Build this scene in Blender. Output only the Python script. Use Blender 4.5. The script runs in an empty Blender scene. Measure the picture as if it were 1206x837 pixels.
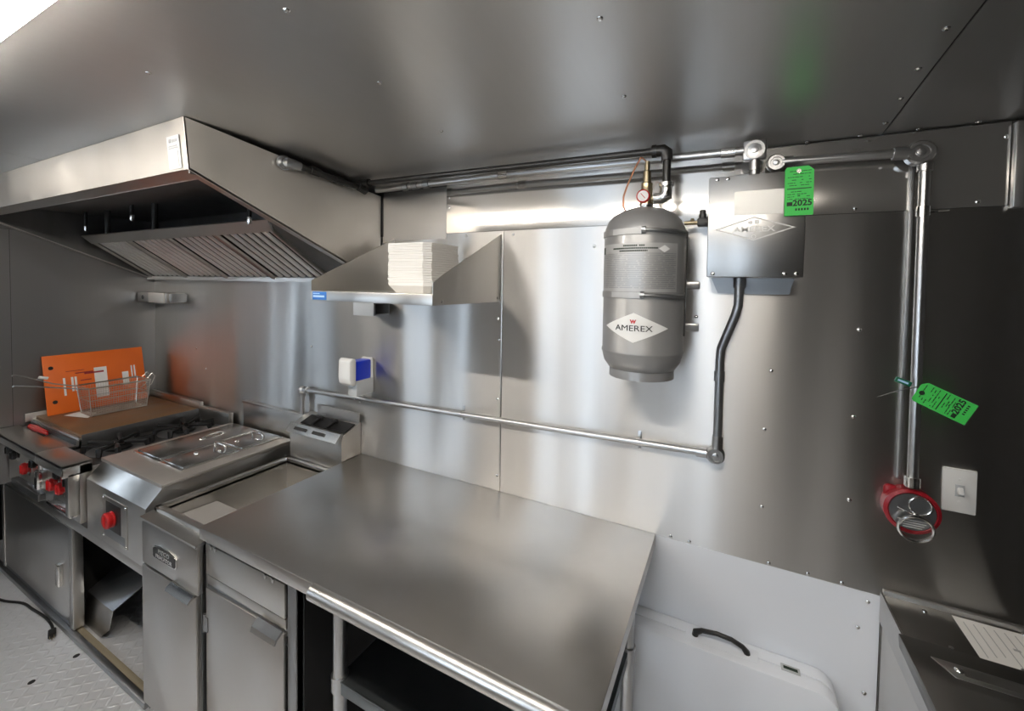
import bpy, bmesh, math, random
from mathutils import Vector, Matrix
random.seed(7)
SC = bpy.context.scene
COL = SC.collection

# ------------------------------------------------------------------ camera
def _cam():
    yaw, pitch, roll = 0.47281763, 0.03118763, -0.0156353983
    cy, sy = math.cos(yaw), math.sin(yaw)
    f = Vector((-sy*math.cos(pitch), cy*math.cos(pitch), -math.sin(pitch)))
    r = Vector((cy, sy, 0)); d = f.cross(r)
    c, s = math.cos(roll), math.sin(roll)
    R, D = c*r + s*d, -s*r + c*d
    cam = bpy.data.cameras.new('camera'); o = bpy.data.objects.new('camera', cam); COL.objects.link(o)
    m = Matrix((R, -D, -f)).transposed().to_4x4(); m.translation = Vector((0, -1.47, 1.743))
    o.matrix_world = m
    cam.sensor_fit = 'HORIZONTAL'; cam.sensor_width = 36
    cam.lens = 36*497.2247/1206
    cam.shift_x = -(606.97-603)/1206; cam.shift_y = (349.84-418.5)/1206
    cam.clip_start = 0.02
    SC.camera = o
_cam()
# ------------------------------------------------------------------ world, exposure
SC.view_settings.view_transform = 'Standard'; SC.view_settings.look = 'None'
SC.view_settings.gamma = 1.0; SC.view_settings.use_curve_mapping = False
SC.view_settings.exposure = 0.18
W = bpy.data.worlds.new('sky'); SC.world = W; W.use_nodes = True
bg = W.node_tree.nodes['Background']; bg.inputs[0].default_value = (0.72, 0.85, 1.0, 1); bg.inputs[1].default_value = 6.0
LED_STRENGTH = 105.0
LED_COLOR = (1.0, 0.92, 0.82)
LED_RUNS = [(-1.95, -0.95), (-0.75, 0.25), (-3.25, -2.25)]

# ------------------------------------------------------------------ materials
def mat(name, col, rough=0.5, metal=0.0, noise=0.0, nscale=(8, 8, 8), rvar=0.0, bump=0.0, bscale=(20, 20, 20), aniso=0.0, tangent=None,
        wave=0.0, wscale=(1.5, 1.5, .25), emit=None, estr=0.0, coat=0.0, alpha=1.0, trans=0.0, spec=0.5):
    m = bpy.data.materials.new(name); m.use_nodes = True
    nt = m.node_tree; N, L = nt.nodes, nt.links
    b = N['Principled BSDF']
    b.inputs['Base Color'].default_value = (*col, 1); b.inputs['Roughness'].default_value = rough
    b.inputs['Metallic'].default_value = metal; b.inputs['Coat Weight'].default_value = coat
    b.inputs['Specular IOR Level'].default_value = spec
    b.inputs['Transmission Weight'].default_value = trans
    tc = N.new('ShaderNodeTexCoord')
    def nz(scale, s=1.0, det=3.0):
        mp = N.new('ShaderNodeMapping'); mp.inputs['Scale'].default_value = scale
        L.new(tc.outputs['Object'], mp.inputs['Vector'])
        n = N.new('ShaderNodeTexNoise'); n.inputs['Scale'].default_value = s; n.inputs['Detail'].default_value = det
        L.new(mp.outputs[0], n.inputs['Vector']); return n
    if noise or rvar:
        n = nz(nscale)
        if noise:
            mx = N.new('ShaderNodeMix'); mx.data_type = 'RGBA'
            L.new(n.outputs['Fac'], mx.inputs[0])
            mx.inputs[6].default_value = (*[max(0, c*(1-noise)) for c in col], 1)
            mx.inputs[7].default_value = (*[min(1, c*(1+noise)) for c in col], 1)
            L.new(mx.outputs[2], b.inputs['Base Color'])
        if rvar:
            mr = N.new('ShaderNodeMapRange'); mr.inputs[1].default_value = .3; mr.inputs[2].default_value = .7
            mr.inputs[3].default_value = max(.03, rough-rvar); mr.inputs[4].default_value = min(1, rough+rvar)
            L.new(n.outputs['Fac'], mr.inputs[0]); L.new(mr.outputs[0], b.inputs['Roughness'])
    last = None
    if wave:
        n = nz(wscale, 1.0, 1.0); bp = N.new('ShaderNodeBump'); bp.inputs['Strength'].default_value = 1.0
        bp.inputs['Distance'].default_value = wave; L.new(n.outputs['Fac'], bp.inputs['Height']); last = bp
    if bump:
        n = nz(bscale); bp = N.new('ShaderNodeBump'); bp.inputs['Strength'].default_value = 1.0
        bp.inputs['Distance'].default_value = bump; L.new(n.outputs['Fac'], bp.inputs['Height'])
        if last: L.new(last.outputs[0], bp.inputs['Normal'])
        last = bp
    if last: L.new(last.outputs[0], b.inputs['Normal'])
    if aniso:
        b.inputs['Anisotropic'].default_value = aniso
        if tangent:
            cx = N.new('ShaderNodeCombineXYZ')
            for i in range(3): cx.inputs[i].default_value = tangent[i]
            L.new(cx.outputs[0], b.inputs['Tangent'])
    if emit:
        b.inputs['Emission Color'].default_value = (*emit, 1); b.inputs['Emission Strength'].default_value = estr
    return m

ST = (0.56, 0.545, 0.525)
M = {}
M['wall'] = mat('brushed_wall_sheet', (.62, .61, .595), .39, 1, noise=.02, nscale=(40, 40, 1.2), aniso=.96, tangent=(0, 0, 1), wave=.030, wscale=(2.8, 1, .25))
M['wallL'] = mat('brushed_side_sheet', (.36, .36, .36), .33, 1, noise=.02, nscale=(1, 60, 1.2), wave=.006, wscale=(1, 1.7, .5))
M['strip'] = mat('polished_strip', (.58, .565, .545), .10, .86, noise=.02, nscale=(1.2, 40, 40), aniso=.85, tangent=(1, 0, 0), wave=.008, wscale=(2.4, 1, 1.0), spec=.2)
M['boxc'] = mat('control_box_steel', (.44, .435, .425), .32, 1, wave=.004, wscale=(3, 3, 3))
M['patch'] = mat('box_patch', (.30, .30, .29), .36, 1)
M['hoodf'] = mat('hood_front_steel', (.44, .42, .39), .5, 1, noise=.10, nscale=(7, 7, 7), rvar=.08, wave=.010, wscale=(4, 4, 4))
M['lidst'] = mat('pan_lid_steel', (.50, .49, .48), .24, 1, noise=.05, nscale=(9, 9, 9))
M['deck'] = mat('worn_deck_steel', (.62, .58, .54), .42, .85, noise=.10, nscale=(10, 10, 10))
M['baffle'] = mat('baffle_steel', (.85, .84, .82), .34, .75)
M['dboard'] = mat('drain_board_steel', (.40, .385, .37), .5, .3)
M['dim'] = mat('end_wall_panel', (.085, .085, .088), .5)
M['ceil'] = mat('ceiling_sheet', (.55, .545, .54), .38, .95, noise=.02, nscale=(60, 2, 2), aniso=.6, tangent=(0, 1, 0), wave=.008, wscale=(2.2, .6, 1))
M['steel'] = mat('stainless', (.60, .585, .56), .33, 1, noise=.05, nscale=(9, 9, 9), rvar=.05)
M['steelx'] = mat('stainless_worktop', (.57, .55, .525), .30, 1, noise=.03, nscale=(30, 30, 30), rvar=.02, wave=.0035, wscale=(3.2, 1.2, 1))
M['hood'] = mat('hood_steel', (.80, .76, .70), .46, .80, noise=.10, nscale=(7, 7, 3), rvar=.08, bump=.0006, bscale=(12, 12, 12), wave=.006, wscale=(2, 2, 2))
M['dark'] = mat('dark_steel', (.16, .16, .16), .45, 1, noise=.1)
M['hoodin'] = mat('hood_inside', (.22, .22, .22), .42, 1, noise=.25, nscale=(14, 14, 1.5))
M['chrome'] = mat('bright_metal', (.75, .74, .72), .16, 1, rvar=.05)
M['galv'] = mat('galvanised_pipe', (.55, .55, .55), .3, 1)
M['zinc'] = mat('zinc_grey', (.36, .37, .38), .38, .95)
M['blackpipe'] = mat('black_iron', (.05, .05, .05), .35, .7, noise=.2)
M['black'] = mat('black_plastic', (.015, .015, .015), .4)
M['blackshade'] = mat('black_and_shade', (.006, .006, .006), .8)  # also paints the shade on the storage cabinet's side
M['cast'] = mat('cast_iron', (.009, .009, .010), .5, .2)
M['red'] = mat('red_plastic', (.50, .012, .012), .32)
M['darkred'] = mat('dark_red_plastic', (.30, .012, .02), .3)
M['white'] = mat('white_panel', (.84, .875, .93), .35)
M['whitep'] = mat('white_plastic', (.78, .78, .76), .35)
M['foam'] = mat('white_foam', (.86, .84, .80), .65, noise=.04)
M['paper'] = mat('paper', (.80, .79, .76), .7, noise=.05)
M['grime'] = mat('griddle_plate', (.21, .115, .055), .45, .3, noise=.6, nscale=(9, 4, 9), rvar=.12, bump=.0006, bscale=(14, 14, 14))
M['orange'] = mat('orange_board', (.80, .145, .006), .45, noise=.06)
M['green'] = mat('green_card', (.06, .62, .10), .55)
M['dgreen'] = mat('dark_green_seal', (.01, .16, .09), .35)
M['ink'] = mat('black_ink', (.012, .03, .015), .6)
M['tank'] = mat('grey_tank_paint', (.33, .33, .325), .33, .35, noise=.04, coat=.2)
M['lab'] = mat('grey_label', (.48, .48, .475), .45, .3)
M['logo_w'] = mat('white_decal', (.80, .80, .78), .45)
M['etch'] = mat('etched_white', (.72, .72, .70), .55, .2)
M['brass'] = mat('brass', (.48, .40, .26), .3, 1)
M['copper'] = mat('copper_wire', (.45, .20, .12), .35, 1)
M['blue'] = mat('blue_plastic', (.008, .04, .62), .3)
M['bluest'] = mat('blue_sticker', (.03, .16, .50), .4)
M['lblue'] = mat('pale_blue_print', (.45, .65, .9), .5)
M['greyp'] = mat('grey_plastic', (.50, .52, .53), .4)
M['wood'] = mat('bare_wood', (.30, .25, .17), .6, noise=.3, nscale=(2, 40, 40))
M['led'] = mat('led_diffuser', (.9, .9, .9), .4, emit=LED_COLOR, estr=LED_STRENGTH)
M['led_dim'] = mat('dimmed_led_diffuser', (.9, .9, .9), .4, emit=LED_COLOR, estr=LED_STRENGTH*.42)  # same lamp type, emission lowered to keep the hood front from blowing out
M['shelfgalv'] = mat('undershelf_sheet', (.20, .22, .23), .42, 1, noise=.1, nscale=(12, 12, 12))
M['prep'] = mat('prep_top', (.17, .165, .155), .36, 1, noise=.15, nscale=(8, 8, 8), rvar=.08)
M['frp'] = mat('light_wall_panel', (.30, .297, .29), .45)
M['darkwall'] = mat('unseen_dark_panel', (.012, .0125, .014), .5)  # near black so the brushed back wall reflects dark at its ends
M['tape'] = mat('foil_patch', (.50, .49, .475), .32, 1, noise=.1, nscale=(20, 20, 20))
M['mesh'] = mat('basket_wire', (.55, .54, .50), .3, 1)
M['glass'] = mat('window_glass', (1, 1, 1), .0, trans=1.0)

def floor_mat():
    m = bpy.data.materials.new('diamond_plate'); m.use_nodes = True
    nt = m.node_tree; N, L = nt.nodes, nt.links; b = N['Principled BSDF']
    b.inputs['Base Color'].default_value = (.88, .88, .89, 1); b.inputs['Metallic'].default_value = .4; b.inputs['Roughness'].default_value = .4
    tc = N.new('ShaderNodeTexCoord'); sp = N.new('ShaderNodeSeparateXYZ'); L.new(tc.outputs['Object'], sp.inputs[0])
    def mth(op, a, c=None):
        n = N.new('ShaderNodeMath'); n.operation = op
        for i, v in enumerate((a, c)):
            if v is None: continue
            if isinstance(v, (int, float)): n.inputs[i].default_value = v
            else: L.new(v, n.inputs[i])
        return n.outputs[0]
    P = 0.036
    u = mth('DIVIDE', sp.outputs[0], P); v = mth('DIVIDE', sp.outputs[1], P)
    def lug(u, v, su, sv):
        fu = mth('SUBTRACT', mth('FRACT', u), .5); fv = mth('SUBTRACT', mth('FRACT', v), .5)
        a = mth('DIVIDE', fu, su); c = mth('DIVIDE', fv, sv)
        r = mth('SQRT', mth('ADD', mth('MULTIPLY', a, a), mth('MULTIPLY', c, c)))
        return mth('MAXIMUM', mth('SUBTRACT', 1.0, r), 0.0)
    # chequered lugs, alternately along each diagonal
    r1 = mth('ADD', u, v); r2 = mth('SUBTRACT', u, v)
    k = .5
    h1 = lug(mth('MULTIPLY', r1, k), mth('MULTIPLY', r2, k), .40, .13)
    h2 = lug(mth('ADD', mth('MULTIPLY', r1, k), .5), mth('ADD', mth('MULTIPLY', r2, k), .5), .13, .40)
    h = mth('MINIMUM', mth('MAXIMUM', h1, h2), .5)
    bp = N.new('ShaderNodeBump'); bp.inputs['Strength'].default_value = 1; bp.inputs['Distance'].default_value = .003
    L.new(h, bp.inputs['Height']); L.new(bp.outputs[0], b.inputs['Normal'])
    n = N.new('ShaderNodeTexNoise'); n.inputs['Scale'].default_value = 5; L.new(tc.outputs['Object'], n.inputs['Vector'])
    cr = N.new('ShaderNodeMapRange'); cr.inputs[3].default_value = .34; cr.inputs[4].default_value = .5; L.new(n.outputs['Fac'], cr.inputs[0]); L.new(cr.outputs[0], b.inputs['Roughness'])
    return m
M['floor'] = floor_mat()

# ------------------------------------------------------------------ mesh helpers
class MB:
    def __init__(s): s.bm = bmesh.new()
    def box(s, x0, x1, y0, y1, z0, z1, bev=0.0, rot=None, piv=None):
        t = bmesh.new(); bmesh.ops.create_cube(t, size=1)
        x0, x1 = sorted((x0, x1)); y0, y1 = sorted((y0, y1)); z0, z1 = sorted((z0, z1))
        for v in t.verts:
            v.co = Vector(((x0+x1)/2+v.co.x*(x1-x0), (y0+y1)/2+v.co.y*(y1-y0), (z0+z1)/2+v.co.z*(z1-z0)))
        if bev: bmesh.ops.bevel(t, geom=t.edges[:], offset=bev, segments=2, profile=.5, affect='EDGES')
        if rot is not None:
            p = Vector(piv) if piv is not None else Vector(((x0+x1)/2, (y0+y1)/2, (z0+z1)/2))
            bmesh.ops.rotate(t, cent=p, matrix=rot, verts=t.verts[:])
        s.add(t); return s
    def add(s, t):
        me = bpy.data.meshes.new('tmp'); t.to_mesh(me); t.free(); s.bm.from_mesh(me); bpy.data.meshes.remove(me)
    def tube(s, pts, r, seg=12, cap=True):
        pts = [Vector(p) for p in pts]; rs = r if isinstance(r, (list, tuple)) else [r]*len(pts)
        n = None; rings = []
        for i, p in enumerate(pts):
            a = (pts[i]-pts[i-1]).normalized() if i else None
            c = (pts[i+1]-pts[i]).normalized() if i < len(pts)-1 else None
            t = ((a or c)+(c or a)).normalized()
            if n is None:
                n = t.orthogonal().normalized()
            n = (n - t*n.dot(t)).normalized()
            b = t.cross(n)
            k = 1/max(.5, math.sqrt((1+(a.dot(c)))/2)) if a and c else 1
            rings.append([s.bm.verts.new(p+(n*math.cos(q)+b*math.sin(q))*rs[i]*(k if a and c else 1)) for q in [2*math.pi*j/seg for j in range(seg)]])
        for A, B in zip(rings, rings[1:]):
            for j in range(seg): s.bm.faces.new((A[j], A[(j+1) % seg], B[(j+1) % seg], B[j]))
        if cap:
            s.bm.faces.new(rings[0][::-1]); s.bm.faces.new(rings[-1])
        return s
    def lathe(s, prof, c, axis='z', seg=32, mtx=None):
        c = Vector(c); rings = []
        for r, h in prof:
            ring = []
            for j in range(seg if r > 1e-6 else 1):
                q = 2*math.pi*j/seg; a, b = r*math.cos(q), r*math.sin(q)
                v = {'z': Vector((a, b, h)), 'y': Vector((a, -h, b)), 'x': Vector((h, a, b))}[axis]   # y: h points to the viewer (-y)
                if mtx: v = mtx @ v
                ring.append(s.bm.verts.new(c+v))
            rings.append(ring)
        for A, B in zip(rings, rings[1:]):
            if len(A) == 1 and len(B) == 1: continue
            for j in range(seg):
                k = (j+1) % seg
                if len(A) == 1: s.bm.faces.new((A[0], B[k], B[j]))
                elif len(B) == 1: s.bm.faces.new((A[j], A[k], B[0]))
                else: s.bm.faces.new((A[j], A[k], B[k], B[j]))
        return s
    def prism(s, poly, axis, d0, d1, bev=0.0):
        """poly in the two other axes: x->(y,z), y->(x,z), z->(x,y)"""
        f = {'x': lambda p, d: (d, p[0], p[1]), 'y': lambda p, d: (p[0], d, p[1]), 'z': lambda p, d: (p[0], p[1], d)}[axis]
        t = bmesh.new()
        A = [t.verts.new(f(p, d0)) for p in poly]; B = [t.verts.new(f(p, d1)) for p in poly]; n = len(poly)
        t.faces.new(A[::-1]); t.faces.new(B)
        for i in range(n): t.faces.new((A[i], A[(i+1) % n], B[(i+1) % n], B[i]))
        bmesh.ops.recalc_face_normals(t, faces=t.faces[:])
        if bev: bmesh.ops.bevel(t, geom=t.edges[:], offset=bev, segments=2, profile=.5, affect='EDGES')
        s.add(t); return s
    def slab(s, pts, th):
        """polygon through pts, thickened by th along minus its normal"""
        P = [Vector(p) for p in pts]
        n = sum(((P[i]-P[0]).cross(P[(i+1) % len(P)]-P[0]) for i in range(1, len(P)-1)), Vector()).normalized()
        t = bmesh.new(); A = [t.verts.new(p) for p in P]; B = [t.verts.new(p-n*th) for p in P]; k = len(P)
        t.faces.new(A); t.faces.new(B[::-1])
        for i in range(k): t.faces.new((A[i], B[i], B[(i+1) % k], A[(i+1) % k]))
        bmesh.ops.recalc_face_normals(t, faces=t.faces[:])
        s.add(t); return s
    def ball(s, c, r, sc=(1, 1, 1), u=12, v=8):
        t = bmesh.new(); bmesh.ops.create_uvsphere(t, u_segments=u, v_segments=v, radius=r)
        for q in t.verts: q.co = Vector((q.co.x*sc[0]+c[0], q.co.y*sc[1]+c[1], q.co.z*sc[2]+c[2]))
        s.add(t); return s
    def xf(s, m):
        for v in s.bm.verts: v.co = m @ v.co
        return s
    def mesh(s, name, m, off=(0, 0, 0), smooth=True, ang=35):
        bmesh.ops.recalc_face_normals(s.bm, faces=s.bm.faces[:])
        off = Vector(off)
        for v in s.bm.verts: v.co -= off
        for f in s.bm.faces: f.smooth = smooth
        lim = math.radians(ang)
        for e in s.bm.edges:
            if len(e.link_faces) == 2: e.smooth = e.calc_face_angle(0) < lim
        me = bpy.data.meshes.new(name); s.bm.to_mesh(me); s.bm.free(); me.materials.append(M[m] if isinstance(m, str) else m)
        return me

def wloc(o):
    v = Vector()
    while o is not None: v += o.location; o = o.parent
    return v
def obj(name, mb, m, parent=None, label=None, kind=None, **kw):
    me = mb.mesh(name, m, wloc(parent) if parent else (0, 0, 0), **kw)
    o = bpy.data.objects.new(name, me); COL.objects.link(o)
    if parent: o.parent = parent
    if label: o['label'] = label
    if kind: o['kind'] = kind
    return o
def thing(name, label, cat, loc, group=None):
    o = bpy.data.objects.new(name, None); COL.objects.link(o); o.location = loc; o.empty_display_size = .05
    o['label'] = label; o['category'] = cat
    if group: o['group'] = group
    return o
def solo(name, mb, m, label, cat, loc, group=None, **kw):
    me = mb.mesh(name, m, loc, **kw); o = bpy.data.objects.new(name, me); COL.objects.link(o); o.location = loc
    o['label'] = label; o['category'] = cat
    if group: o['group'] = group
    return o
def struct(name, mb, m, **kw):
    o = obj(name, mb, m, **kw); o['kind'] = 'structure'; return o
def part_copy(name, src, parent, loc, rot=None):
    """a further copy of a part that shares its mesh; loc is relative to the parent"""
    o = bpy.data.objects.new(name, src); COL.objects.link(o); o.parent = parent; o.location = loc
    if rot is not None: o.rotation_euler = rot
    return o
def text_mesh(body, size, depth, mtx, m, name, parent, bold=0.0, sx=1.0, label=None):
    cu = bpy.data.curves.new('txt', 'FONT'); cu.body = body; cu.size = size; cu.extrude = depth; cu.offset = bold
    cu.align_x = 'CENTER'; cu.align_y = 'CENTER'; cu.resolution_u = 3
    t = bpy.data.objects.new('txt', cu); COL.objects.link(t)
    dg = bpy.context.evaluated_depsgraph_get(); me = bpy.data.meshes.new_from_object(t.evaluated_get(dg))
    bpy.data.objects.remove(t); bpy.data.curves.remove(cu)
    off = wloc(parent)
    for v in me.vertices: v.co = (mtx @ Vector((v.co.x*sx, v.co.y, v.co.z))) - off
    me.materials.clear(); me.materials.append(M[m]); me.name = name
    o = bpy.data.objects.new(name, me); COL.objects.link(o); o.parent = parent
    if label: o['label'] = label
    return o
def frame_on(origin, xdir, ydir):
    """matrix whose x,y axes lie in a face and whose z points out of it"""
    x = Vector(xdir).normalized(); y = Vector(ydir); y = (y-x*y.dot(x)).normalized(); z = x.cross(y)
    m = Matrix((x, y, z)).transposed().to_4x4(); m.translation = Vector(origin); return m
WALLF = lambda x, y, z: frame_on((x, y, z), (1, 0, 0), (0, 0, 1))   # faces -y
def RX(a): return Matrix.Rotation(a, 3, 'X')
def RY(a): return Matrix.Rotation(a, 3, 'Y')
def RZ(a): return Matrix.Rotation(a, 3, 'Z')
def cz(y):
    t = -y; return 2.158+.125*t-.054*t*t
screw_mesh = None
def screw_me():
    global screw_mesh
    if screw_mesh is None:
        screw_mesh = MB().lathe([(.0058, 0), (.0055, .0012), (.0035, .0028), (0, .0033)], (0, 0, 0), 'y', 10).mesh('screw', 'chrome')
    return screw_mesh
def screws(parent, pts, y=-.0015):
    for x, z in pts: part_copy('screw', screw_me(), parent, Vector((x, y, z))-wloc(parent))

# ------------------------------------------------------------------ the room
XR, XL, YF = 1.55, -3.567, -2.32
floor = struct('floor', MB().box(-4.6, XR, YF, .05, -.06, 0), 'floor')
wb = struct('wall_back', MB().box(-3.62, XR, .0, .06, -.02, 2.158), 'dark')
def sheet(parent, x0, x1, z0, z1, m, y=0.0, th=.0018, name='steel_sheet'):
    return obj(name, MB().box(x0, x1, y-th, y, z0, z1), m, parent)
sheet(wb, XL, -.8115, .0, 1.952, 'wall'); sheet(wb, -.8085, 1.55, .905, 1.952, 'wall')
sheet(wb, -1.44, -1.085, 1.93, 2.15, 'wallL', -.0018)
sheet(wb, -1.083, .592, 1.953, 2.155, 'strip', -.0022)
sheet(wb, -.8085, .387, .0, .9045, 'white', 0, .0022, 'white_sheet'); sheet(wb, .389, 1.55, 0, .905, 'wall')
obj('seam_bead', MB().tube([(-.81, -.003, .91), (-.81, -.003, 1.952)], .0035, 8), 'steel', wb)
screws(wb, [(.317, 1.632), (.312, 1.389), (.31, 1.153), (.112, 1.496), (.1, 1.317), (.1, 1.08), (-.099, .913), (-.157, .913), (.123, .913), (.221, .913), (.301, .913),
            (-.098, 1.647), (-1.935, 1.401), (-3.036, 1.3), (-2.93, 1.18), (-.439, 1.881), (-.983, 1.94), (-.764, 1.936), (-1.26, 1.915), (-1.18, 1.905), (-.826, 1.604), (-.821, 1.519),
            (-.825, 1.279), (-.822, .97), (.54, 1.966), (.585, 2.12), (.296, 1.966), (-.321, 1.966), (-1.07, 2.06), (-1.07, 2.10), (.36, .88), (.34, .80), (.36, .62)], -.003)
wl = struct('wall_left', MB().box(XL-.10, XL, -.95, .0, .592, 2.25), 'dark')
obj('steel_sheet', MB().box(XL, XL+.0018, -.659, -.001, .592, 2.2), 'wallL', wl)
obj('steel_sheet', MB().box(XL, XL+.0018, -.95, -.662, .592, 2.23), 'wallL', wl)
obj('recess_panel', MB().box(-4.3, -3.63, .0, .05, 0, .6).box(-4.3, -3.567, -.66, .0, .592, .61), 'dark', wl)
wl2 = struct('wall_left_end', MB().box(-4.35, -4.25, YF, .05, 0, .9).box(-4.35, -4.25, YF, .05, 1.95, 2.28).box(-4.35, -4.25, YF, -1.75, .9, 1.95).box(-4.35, -4.25, -1.45, .05, .9, 1.95), 'darkwall')
WINS = [(-3.05, -2.55), (-1.40, -.90), (-.45, -.10)]
mb = MB().box(-4.35, .45, YF-.06, YF, 0, .95).box(-4.35, .45, YF-.06, YF, 1.90, 2.2)
e = -4.35
for a_, b_ in WINS+[(.45, 9)]: mb.box(e, a_, YF-.06, YF, .95, 1.90); e = b_
wf = struct('wall_front', mb, 'frp')
obj('unseen_dark_panel', MB().box(.45, XR, YF-.06, YF, 0, 2.2), 'darkwall', wf)  # unseen, added so the right of the back wall reflects dark
def window(name, a_, b_, z0, z1, fn):
    w = struct(name, fn(MB(), a_-.02, a_+.03, z0-.02, z1+.02), 'steel')
    obj('frame_bar', fn(MB(), b_-.03, b_+.02, z0-.02, z1+.02), 'steel', w)
    for z in (z0, z1): obj('frame_bar', fn(MB(), a_+.03, b_-.03, z-.02, z+.03 if z == z0 else z+.02), 'steel', w)
    obj('pane', fn(MB(), a_+.03, b_-.03, z0+.03, z1-.02, .02), 'glass', w)
for i, (a_, b_) in enumerate(WINS): window('window_%d' % (i+1), a_, b_, .95, 1.90, lambda mb, p, q, z0, z1, d=0: mb.box(p, q, YF-.07+d, YF+.012-d*2.6, z0, z1))
window('window_4', -1.75, -1.45, .9, 1.95, lambda mb, p, q, z0, z1, d=0: mb.box(-4.36+d, -4.24-d*4, p, q, z0, z1))
wr = struct('wall_right', MB().box(XR, XR+.06, YF, .06, 0, 2.28), 'dim')
def ceil_part(x0, x1, lo, th, n=14):
    mb = MB(); ys = [YF-.03+(-YF+.03+.03)*i/n for i in range(n+1)]
    rows = []
    for y in ys: rows.append([mb.bm.verts.new((x, y, cz(min(y, 0))+lo+dz)) for x, dz in ((x0, 0), (x1, 0), (x1, th), (x0, th))])
    for A, B in zip(rows, rows[1:]):
        for j in range(4): mb.bm.faces.new((A[j], A[(j+1) % 4], B[(j+1) % 4], B[j]))
    mb.bm.faces.new(rows[0]); mb.bm.faces.new(rows[-1][::-1]); return mb
cl = struct('ceiling', ceil_part(-4.4, XR+.06, .004, .05), 'dark')
for a, b in ((-4.3, -2.552), (-2.548, .348), (.352, XR)): obj('ceiling_sheet', ceil_part(a, b, 0, .0025), 'ceil', cl)
cscrew = MB().lathe([(.0065, 0), (.006, -.0012), (.004, -.003), (0, -.0035)], (0, 0, 0), 'z', 10).mesh('screw', 'chrome')
for x, y in [(-.726, -.971), (-1.241, -.966), (-.764, -.708), (-.794, -.425), (-.223, -.719), (-.245, -.43), (.323, -.455), (.325, -.324), (.332, -.199), (.337, -.077), (.30, -.015), (.53, -.015), (.42, -.015), (.375, -.6), (.18, -.015), (.06, -.016)]:
    part_copy('screw', cscrew, cl, Vector((x, y, cz(y))))
struct('trim_1', MB().box(.594, .66, -.022, -.0, 1.945, 2.15, .003).box(.66, .70, -.04, 0, 1.945, 2.155, .003), 'tape')
b1 = struct('baseboard_1', MB().box(-4.2, -2.06, -.672, -.648, 0, .028, .004), 'zinc')
obj('wood_strip', MB().box(-2.86, -2.06, -.646, -.622, 0, .022, .002), 'wood', b1)

# LED fixtures on the ceiling centre line
for i, (a, b) in enumerate(LED_RUNS):
    t = thing('ceiling_light', ['long white LED strip light on the ceiling, cut by the top left corner', 'white LED strip light on the ceiling centre line, right of the one in the corner', 'white LED strip light on the ceiling centre line in front of the exhaust hood'][i], 'light', ((a+b)/2, -1.2, cz(-1.2)), 'ceiling strip lights')
    z = cz(-1.2)
    obj('housing', MB().box(a-.02, b+.02, -1.250, -1.178, z-.020, z, .003), 'greyp', t)
    obj('diffuser', MB().box(a, b, -1.213, -1.183, z-.030, z-.019, .003), 'led_dim' if i == 2 else 'led', t)

# ------------------------------------------------------------------ exhaust hood
XH = -1.454
hd = thing('exhaust_hood', 'large stainless exhaust hood over the cooking line with slanted grease filters', 'hood', (-2.5, -.4, 1.74))
def side_poly(in_=0): return [(-.797, 2.222), (-.785, 2.070), (-.008, 1.735), (-.008, 2.137), (-.3, 2.166)]
obj('side_panel', MB().prism(side_poly(), 'x', XH, XH-.004), 'hood', hd)
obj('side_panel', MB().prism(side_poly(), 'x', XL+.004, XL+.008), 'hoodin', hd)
obj('front_panel', MB().slab([(XL+.01, -.785, 2.072), (XH, -.785, 2.072), (XH, -.797, 2.222), (XL+.01, -.797, 2.222)], .004), 'hoodf', hd)
obj('front_lip', MB().slab([(XL+.01, -.785, 2.074), (XL+.01, -.735, 2.056), (XH-.05, -.735, 2.056), (XH, -.785, 2.074)], .004)
    .slab([(XL+.01, -.735, 2.056), (XL+.01, -.732, 2.075), (XH-.05, -.732, 2.075), (XH-.05, -.735, 2.056)], .003), 'steel', hd)
n = Vector((0, .777, -.335)).normalized()
obj('side_lip', MB().slab([(XH, -.785, 2.071), (XH-.035, -.785, 2.071), (XH-.035, -.03, 1.746), (XH, -.03, 1.746)], .006), 'steel', hd)
obj('side_lip', MB().slab([(XL+.009, -.785, 2.071), (XL+.04, -.785, 2.071), (XL+.04, -.03, 1.746), (XL+.009, -.03, 1.746)], .006), 'steel', hd)
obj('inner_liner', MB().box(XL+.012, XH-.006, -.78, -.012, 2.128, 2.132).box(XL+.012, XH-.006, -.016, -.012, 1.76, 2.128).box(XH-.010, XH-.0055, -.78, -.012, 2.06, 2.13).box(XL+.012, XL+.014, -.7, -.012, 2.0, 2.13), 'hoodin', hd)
obj('grease_trough', MB().box(XL+.01, XH-.005, -.045, -.018, 1.735, 1.739).box(XL+.01, XH-.005, -.047, -.043, 1.735, 1.757), 'steel', hd)
FX0, FX1, FT, FB = -3.50, -1.74, Vector((0, -.362, 1.985)), Vector((0, -.035, 1.760))
fd = (FB-FT).normalized(); fn = Vector((0, fd.z, -fd.y)).normalized()
if fn.z > 0: fn = -fn
obj('filter_rail', MB().slab([(FX0-.03, FT.y-.012, FT.z+.014), (FX1+.03, FT.y-.012, FT.z+.014), (FX1+.0, FT.y+.026, FT.z-.030), (FX0-.0, FT.y+.026, FT.z-.030)], .01), 'steel', hd)
slope = (FB-FT).length
obj('back_baffle', MB().slab([(FX1+.002, FT.y, FT.z), (XH-.04, FT.y, FT.z), (XH-.04, FB.y, FB.z), (FX1+.002, FB.y, FB.z)], .004), 'hoodin', hd)
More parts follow.
